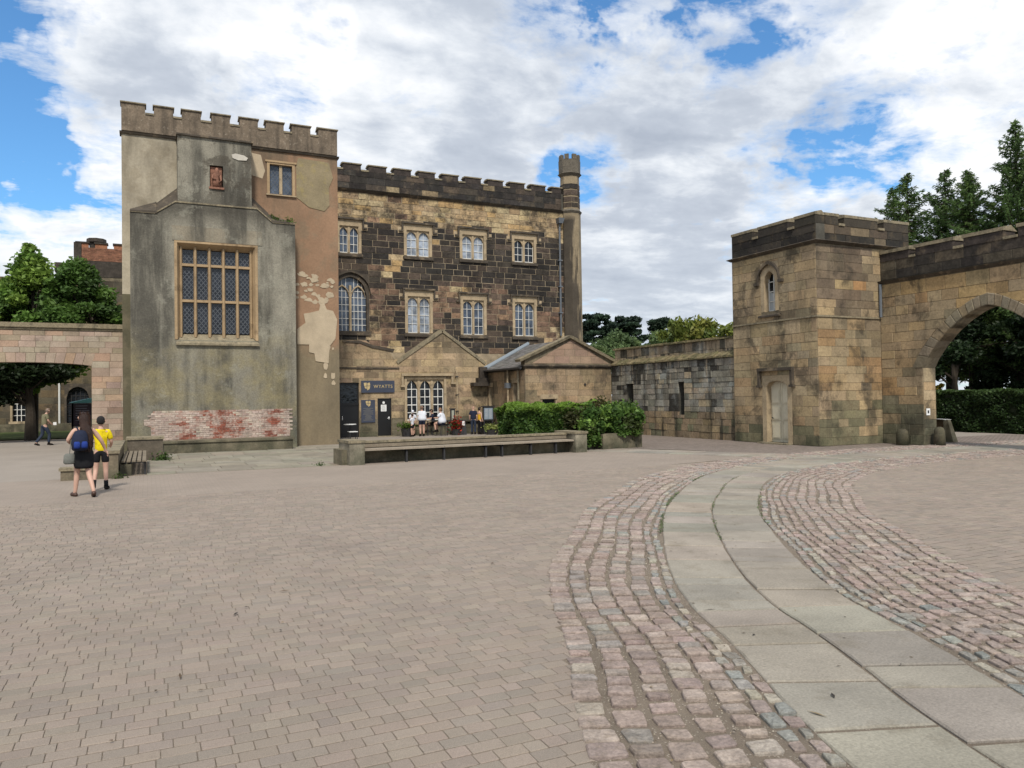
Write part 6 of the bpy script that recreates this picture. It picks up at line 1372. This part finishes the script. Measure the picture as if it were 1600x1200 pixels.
def person(label, loc, facing, h, pose=None, shirt=None, bottom=None, bottomlen='short', hair=M_HAIRB, sleeves=True, shoes=C_SHOE, fingers=False, build=1., hat=None, bald=False, group=None, socks=None):
    t = thing('person', label, 'person', loc, group); LOCAL.add(t.name); k = h/1.75; t.scale = (k, k, k); t.rotation_euler = (0, 0, R(facing-90))
    J = {n_: (Vector(p), r) for n_, (p, r) in BASEJ.items()}
    for n_, p in (pose or {}).items(): J[n_] = (Vector(p), J[n_][1] if n_ in J else .01)
    J['caR'] = (J['knR'][0].lerp(J['anR'][0], .35)+Vector((0, -.012, 0)), .054); J['caL'] = (J['knL'][0].lerp(J['anL'][0], .35)+Vector((0, -.012, 0)), .054)
    def grow(r, g): return (r[0]*build+g, r[1]*build+g) if isinstance(r, tuple) else r+g
    for n_ in ('pelvis', 'waist', 'chest', 'hipR', 'hipL'): J[n_] = (J[n_][0], grow(J[n_][1], 0) if isinstance(J[n_][1], tuple) else J[n_][1]*build)
    if build > 1.2:
        for n_ in J:
            if n_[:2] in ('sh', 'el', 'kn', 'ca', 'he', 'ja', 'ne', 'cr'): r_ = J[n_][1]; J[n_] = (J[n_][0], tuple(v*1.15 for v in r_) if isinstance(r_, tuple) else r_*1.2)
    ch = [['pelvis', 'waist', 'chest', 'neckb', 'neck', 'jaw', 'head', 'crown'], ['jaw', 'nose']]
    for s in 'RL': ch += [['chest', 'sh'+s, 'el'+s, 'wr'+s, 'ha'+s], ['pelvis', 'hip'+s, 'kn'+s, 'ca'+s, 'an'+s, 'to'+s]]
    if fingers:
        for s in 'RL':
            hp = J['ha'+s][0]; d = (hp-J['wr'+s][0]).normalized(); sd = d.cross(Vector((1, 0, 0))).normalized(); sg_ = 1 if s == 'R' else -1
            for q in range(4):
                b = hp+sd*(-.027+.018*q)+d*.012; c_ = b+d*(.035+.004*(q in (1, 2)))+Vector((-sg_*.008, 0, 0)); e_ = c_+d*.028+Vector((-sg_*.018, 0, 0)); J['f%s%d' % (s, q)] = (b, .0095); J['g%s%d' % (s, q)] = (c_, .009); J['h%s%d' % (s, q)] = (e_, .007); ch.append(['ha'+s, 'f%s%d' % (s, q), 'g%s%d' % (s, q), 'h%s%d' % (s, q)])
            b = hp-d*.02+sd*.03; J['t'+s] = (b, .011); J['u'+s] = (b+d*.03+sd*.022, .009); ch.append(['wr'+s, 't'+s, 'u'+s])
    skinned('body', J, ch, t, M_SKIN)
    if not bald:
        hp = J['head'][0]; m = MB(); m.rings([(hp.x, hp.y-.05, hp.z-.085, .055, .05), (hp.x, hp.y-.028, hp.z-.04, .086, .085), (hp.x, hp.y-.012, hp.z+.02, .092, .105), (hp.x, hp.y-.01, hp.z+.07, .08, .092), (hp.x, hp.y-.01, hp.z+.105, .045, .05), (hp.x, hp.y-.01, hp.z+.115, .01, .01)], 16); m.build('hair', hat or hair, t, smooth=True)
    for s_ in (-1, 1):
        hp = J['head'][0]; m = MB(); m.rings([(hp.x+s_*.088, hp.y, hp.z-.045, .006, .01), (hp.x+s_*.095, hp.y-.005, hp.z-.02, .010, .02), (hp.x+s_*.097, hp.y-.008, hp.z+.005, .010, .022), (hp.x+s_*.09, hp.y-.005, hp.z+.02, .006, .01)], 8); m.build('ear', M_SKIN, t, smooth=True)
    if shirt:
        K = {n_: (p, grow(r, .032)) for n_, (p, r) in J.items()}; K['hem'] = (J['pelvis'][0]-Vector((0, 0, .10)), grow(J['pelvis'][1], .030)); K['neckb'] = (J['neckb'][0]-Vector((0, 0, .0)), (.088, .084))
        chs = [['hem', 'waist', 'chest', 'neckb']]
        for s in 'RL':
            if sleeves: K['slv'+s] = (J['sh'+s][0].lerp(J['el'+s][0], .8), .068*min(build, 1.3)); K['sh'+s] = (K['sh'+s][0], .08*min(build, 1.25)); chs.append(['chest', 'sh'+s, 'slv'+s])
            else: K['sh'+s] = (J['sh'+s][0].lerp(J['neckb'][0], .35), .062); chs.append(['chest', 'sh'+s])
        skinned('shirt', K, chs, t, shirt)
    if bottom:
        K = {n_: (p, grow(r, .016)) for n_, (p, r) in J.items()}; K['top'] = (J['pelvis'][0]+Vector((0, 0, .07)), grow(J['pelvis'][1], .008)); chs = [['top', 'pelvis']]; K['pelvis'] = (J['pelvis'][0]-Vector((0, 0, .02)), grow(J['pelvis'][1], .014))
        for s in 'RL':
            K['hip'+s] = (J['hip'+s][0], grow(J['hip'+s][1], .014))
            if bottomlen == 'short': K['end'+s] = (J['hip'+s][0].lerp(J['kn'+s][0], .68), .088); chs.append(['pelvis', 'hip'+s, 'end'+s])
            else: K['an'+s] = (J['an'+s][0]+Vector((0, 0, .02)), .058); K['kn'+s] = (J['kn'+s][0], .074); chs.append(['pelvis', 'hip'+s, 'kn'+s, 'an'+s])
        skinned('shorts' if bottomlen == 'short' else 'trousers', K, chs, t, bottom)
    for s in 'RL':
        a, to = J['an'+s][0], J['to'+s][0]; f = to-a; f.z = 0; f.normalize(); sole = min(a.z-.05, to.z+.01)
        m = MB(); hl = Vector((a.x, a.y, max(sole, a.z-.045)))-f*.06; md_ = (a+to)/2; md_.z = (hl.z+to.z)/2+.018
        m.tube([hl, hl+f*.05+Vector((0, 0, .014)), md_, to+Vector((0, 0, .008)), to+f*.055], [.030, .047, .046, .046, .020], 10); m.build('shoe', shoes, t, smooth=True)
        if shoes is C_SHOE or socks:
            m = MB(); up = J['kn'+s][0]-a; m.tube([a-Vector((0, 0, .03)), a.lerp(J['kn'+s][0], .12), a.lerp(J['kn'+s][0], .34 if socks else .16)], [.052, .048, .05], 10); m.build('boot_shaft' if not socks else 'sock', socks or shoes, t, smooth=True)
    return t, J
# woman with long hair, black outfit, backpack and grey bag, mid stride
wp = {'pelvis': (0, 0, .93), 'hipR': (.09, 0, .89), 'knR': (.07, -.10, .49), 'anR': (.10, -.34, .13), 'toR': (.12, -.26, .03), 'hipL': (-.09, 0, .89), 'knL': (-.10, .12, .49), 'anL': (-.13, .13, .08), 'toL': (-.15, .26, .035),
      'elR': (.33, -.03, 1.16), 'wrR': (.44, .05, .95), 'haR': (.475, .07, .88), 'elL': (-.30, -.02, 1.19), 'wrL': (-.20, .14, 1.10), 'haL': (-.12, .17, 1.12)}
wloc = (-1.10, 16.85, .0)
t, J = person('person with very long brown hair in black skirt and top carrying a navy backpack', wloc, 108, 1.60, wp, C_BLK, None, hair=M_HAIRB, sleeves=False, shoes=flat('brown_sandal', (.06, .03, .022)), fingers=True, build=1.1)
m = MB(); m.rings([(0, -.01, .60, .165, .17), (0, -.01, .66, .185, .175), (0, 0, .78, .20, .165), (0, 0, .92, .185, .15), (0, 0, 1.04, .15, .12), (0, 0, 1.12, .14, .11)], 20); m.build('skirt', C_BLK, t, smooth=True)
m = MB(); m.rings([(.03, -.175, 1.02, .05, .02), (.03, -.185, 1.10, .10, .035), (.02, -.175, 1.22, .125, .045), (.015, -.15, 1.35, .12, .055), (.01, -.11, 1.46, .10, .065), (0, -.075, 1.55, .09, .07), (0, -.045, 1.63, .095, .085), (0, -.02, 1.70, .09, .095), (0, -.01, 1.755, .055, .06), (0, -.01, 1.772, .01, .01)], 18); m.build('long_hair', M_HAIRB, t, smooth=True)
hp_ = []; hd_ = []
for _ in range(900):
    z = rnd(1.0, 1.74); w = .12 if z < 1.4 else .098; w *= min(1, (z-.9)/.18); th = rnd(math.pi, 2*math.pi); yc = -.165+max(0, z-1.22)*.30; hp_.append((w*math.cos(th)*1.02+.012, yc+.055*math.sin(th)*1.1, z)); hd_.append((.05*math.cos(th), 0, -1))
foliage('loose_strands', hp_, .011, pal([(.045, .022, .015), (.03, .015, .01), (.075, .038, .024)], 900), t, 13, np.array(hd_)*4, spread=.35, mat=M_COL)
bp = thing('backpack', 'navy backpack with bright blue pockets on the long-haired person', 'backpack', (0, 0, 0)); LOCAL.add(bp.name)
bp.location = wloc; bp.rotation_euler = t.rotation_euler; bp.scale = t.scale
m = MB(); m.rings([(-.13, -.22, .98, .12, .07), (-.13, -.24, 1.02, .155, .10), (-.13, -.24, 1.16, .16, .11), (-.12, -.22, 1.30, .14, .09), (-.11, -.19, 1.38, .10, .06), (-.11, -.18, 1.40, .04, .03)], 16); m.build('bag_body', C_NVY, bp, smooth=True)
for dx in (-.075, .06):
    m = MB(); m.rings([(-.13+dx, -.33, 1.03, .05, .03), (-.13+dx, -.34, 1.06, .062, .04), (-.13+dx, -.34, 1.13, .062, .04), (-.13+dx, -.33, 1.17, .045, .025)], 10); m.build('blue_pocket', C_BLU, bp, smooth=True)
m = MB(); m.tube([(-.13, -.16, 1.38), (-.14, -.06, 1.46), (-.15, .05, 1.44), (-.15, .09, 1.3)], .016, 6); m.build('strap', C_NVY, bp)
bg = thing('shoulder_bag', 'small grey bag hanging at the hip of the long-haired person', 'bag', wloc); LOCAL.add(bg.name); bg.rotation_euler = t.rotation_euler; bg.scale = t.scale
m = MB(); m.rings([(-.27, -.02, .70, .08, .04), (-.27, -.02, .73, .115, .055), (-.27, -.02, .88, .105, .05), (-.27, -.02, .92, .07, .02)], 14); m.build('bag_body', C_GRY, bg, smooth=True)
m = MB(); m.tube([(-.27, -.02, .9), (-.235, -.03, 1.2), (-.15, -.02, 1.46)], .009, 5); m.build('strap', C_GRY, bg)
bpz = {'knR': (.10, .02, .5), 'anR': (.11, -.03, .09), 'toR': (.14, .09, .035), 'knL': (-.11, .0, .5), 'anL': (-.15, -.16, .12), 'toL': (-.17, -.05, .05), 'elR': (.225, .03, 1.14), 'wrR': (.21, .2, 1.04), 'haR': (.19, .26, 1.04), 'elL': (-.225, .0, 1.14), 'wrL': (-.21, .12, .94), 'haL': (-.2, .18, .90)}
person('person in a yellow patterned t-shirt and black shorts with black boots', (-.86, 17.95, 0), 90, 1.50, bpz, C_YEL, C_BLK, 'short', M_HAIRK, fingers=True, socks=C_BLK)
sp = {'pelvis': (0, 0, .93), 'chest': (0, .06, 1.29), 'neckb': (0, .09, 1.43), 'neck': (0, .13, 1.49), 'jaw': (0, .18, 1.535), 'head': (0, .19, 1.60), 'crown': (0, .18, 1.66), 'nose': (0, .275, 1.54), 'knR': (.1, .2, .52), 'anR': (.1, .16, .1), 'toR': (.11, .3, .035), 'knL': (-.1, -.02, .5), 'anL': (-.1, -.3, .12), 'toL': (-.1, -.19, .035), 'shR': (.16, .06, 1.40), 'shL': (-.16, .06, 1.40),
      'elR': (.2, .1, 1.13), 'wrR': (.15, .27, .98), 'haR': (.12, .33, .95), 'elL': (-.2, .08, 1.13), 'wrL': (-.16, .26, 1.0), 'haL': (-.12, .32, .98)}
person('person in olive shirt and dark jeans stooping forward, seen far off through the pink arch', (-3.95, 38.0, 0), 30, 1.62, sp, C_OLV, C_DEN, 'long', flat('cropped_hair', (.18, .13, .10)))
o = MB(); o.box(-3.62, -3.5, 38.1, 38.2, .86, .98); tag(o.build('white_cup', M_PAPER), 'white cup or packet held by the stooping person beyond the arch', 'cup')
gp_ = 'people at the cafe window'
person('standing adult in white t-shirt with back turned at the open serving window', (11.62, 34.35, 0), 80, 1.42, {}, C_WHT, C_NVY, 'short', flat('greying_hair', (.16, .10, .07)), build=1.55, group=gp_)
person('small child in white shirt and black shorts left of the serving window', (11.10, 34.2, 0), 130, 1.06, {'elL': (-.2, .1, 1.15), 'wrL': (-.12, .26, 1.1), 'haL': (-.08, .3, 1.12)}, C_WHT, C_BLK, 'short', M_HAIRB, group=gp_)
person('partly hidden person wearing a white cap at the serving window', (11.35, 34.9, 0), 70, 1.22, {}, C_WHT, C_NVY, 'short', hat=C_WHT, group=gp_)
seat = {'pelvis': (0, 0, .72), 'waist': (0, .03, .88), 'chest': (0, .08, 1.08), 'neckb': (0, .10, 1.24), 'neck': (0, .12, 1.30), 'jaw': (0, .15, 1.35), 'head': (0, .15, 1.42), 'crown': (0, .14, 1.48), 'nose': (0, .25, 1.38), 'shR': (.17, .08, 1.19), 'shL': (-.17, .08, 1.19), 'elR': (.21, .2, .97), 'wrR': (.15, .4, .98), 'haR': (.12, .46, .99), 'elL': (-.21, .2, .97), 'wrL': (-.15, .4, .98), 'haL': (-.12, .46, .99),
        'hipR': (.09, .02, .70), 'hipL': (-.09, .02, .70), 'knR': (.12, .42, .68), 'anR': (.12, .36, .28), 'toR': (.12, .5, .22), 'knL': (-.12, .42, .68), 'anL': (-.12, .36, .28), 'toL': (-.12, .5, .22)}
person('seated adult in white t-shirt on a stool facing left under the triple window', (12.55, 34.1, 0), 135, 1.52, seat, C_WHT, C_NVY, 'short', flat('sandy_hair', (.20, .11, .06)), build=1.55, group=gp_)
person('person in navy sitting behind the seated adult in white', (12.35, 34.75, 0), 170, 1.45, seat, C_NVY, C_BLK, 'short', M_HAIRB, group=gp_)
for x, y, lab in ((12.58, 34.06, 'black bar stool under the seated adult in white'), (12.37, 34.73, 'black bar stool under the seated person in navy')):
    t = thing('bar_stool', lab, 'stool', (x, y, 0)); m = MB(); m.rings([(x, y, .48, .16, .16), (x, y, .52, .17, .17)], 12); m.build('seat', M_IRON, t)
    for q in range(4):
        a = q*math.pi/2+.7; m = MB(); m.tube([(x+.12*math.cos(a), y+.12*math.sin(a), .48), (x+.19*math.cos(a), y+.19*math.sin(a), 0)], .015, 5); m.build('leg', M_IRON, t)
person('bald adult in dark top standing by the menu display case', (14.22, 34.35, 0), 60, 1.38, {}, C_NVY, C_DEN, 'long', bald=True, build=1.15, group='pair by the menu case')
person('dark haired person in amber top standing in front of the menu display case', (14.46, 34.15, 0), 20, 1.30, {}, C_ORG, C_BLK, 'long', M_HAIRK, sleeves=False, group='pair by the menu case')
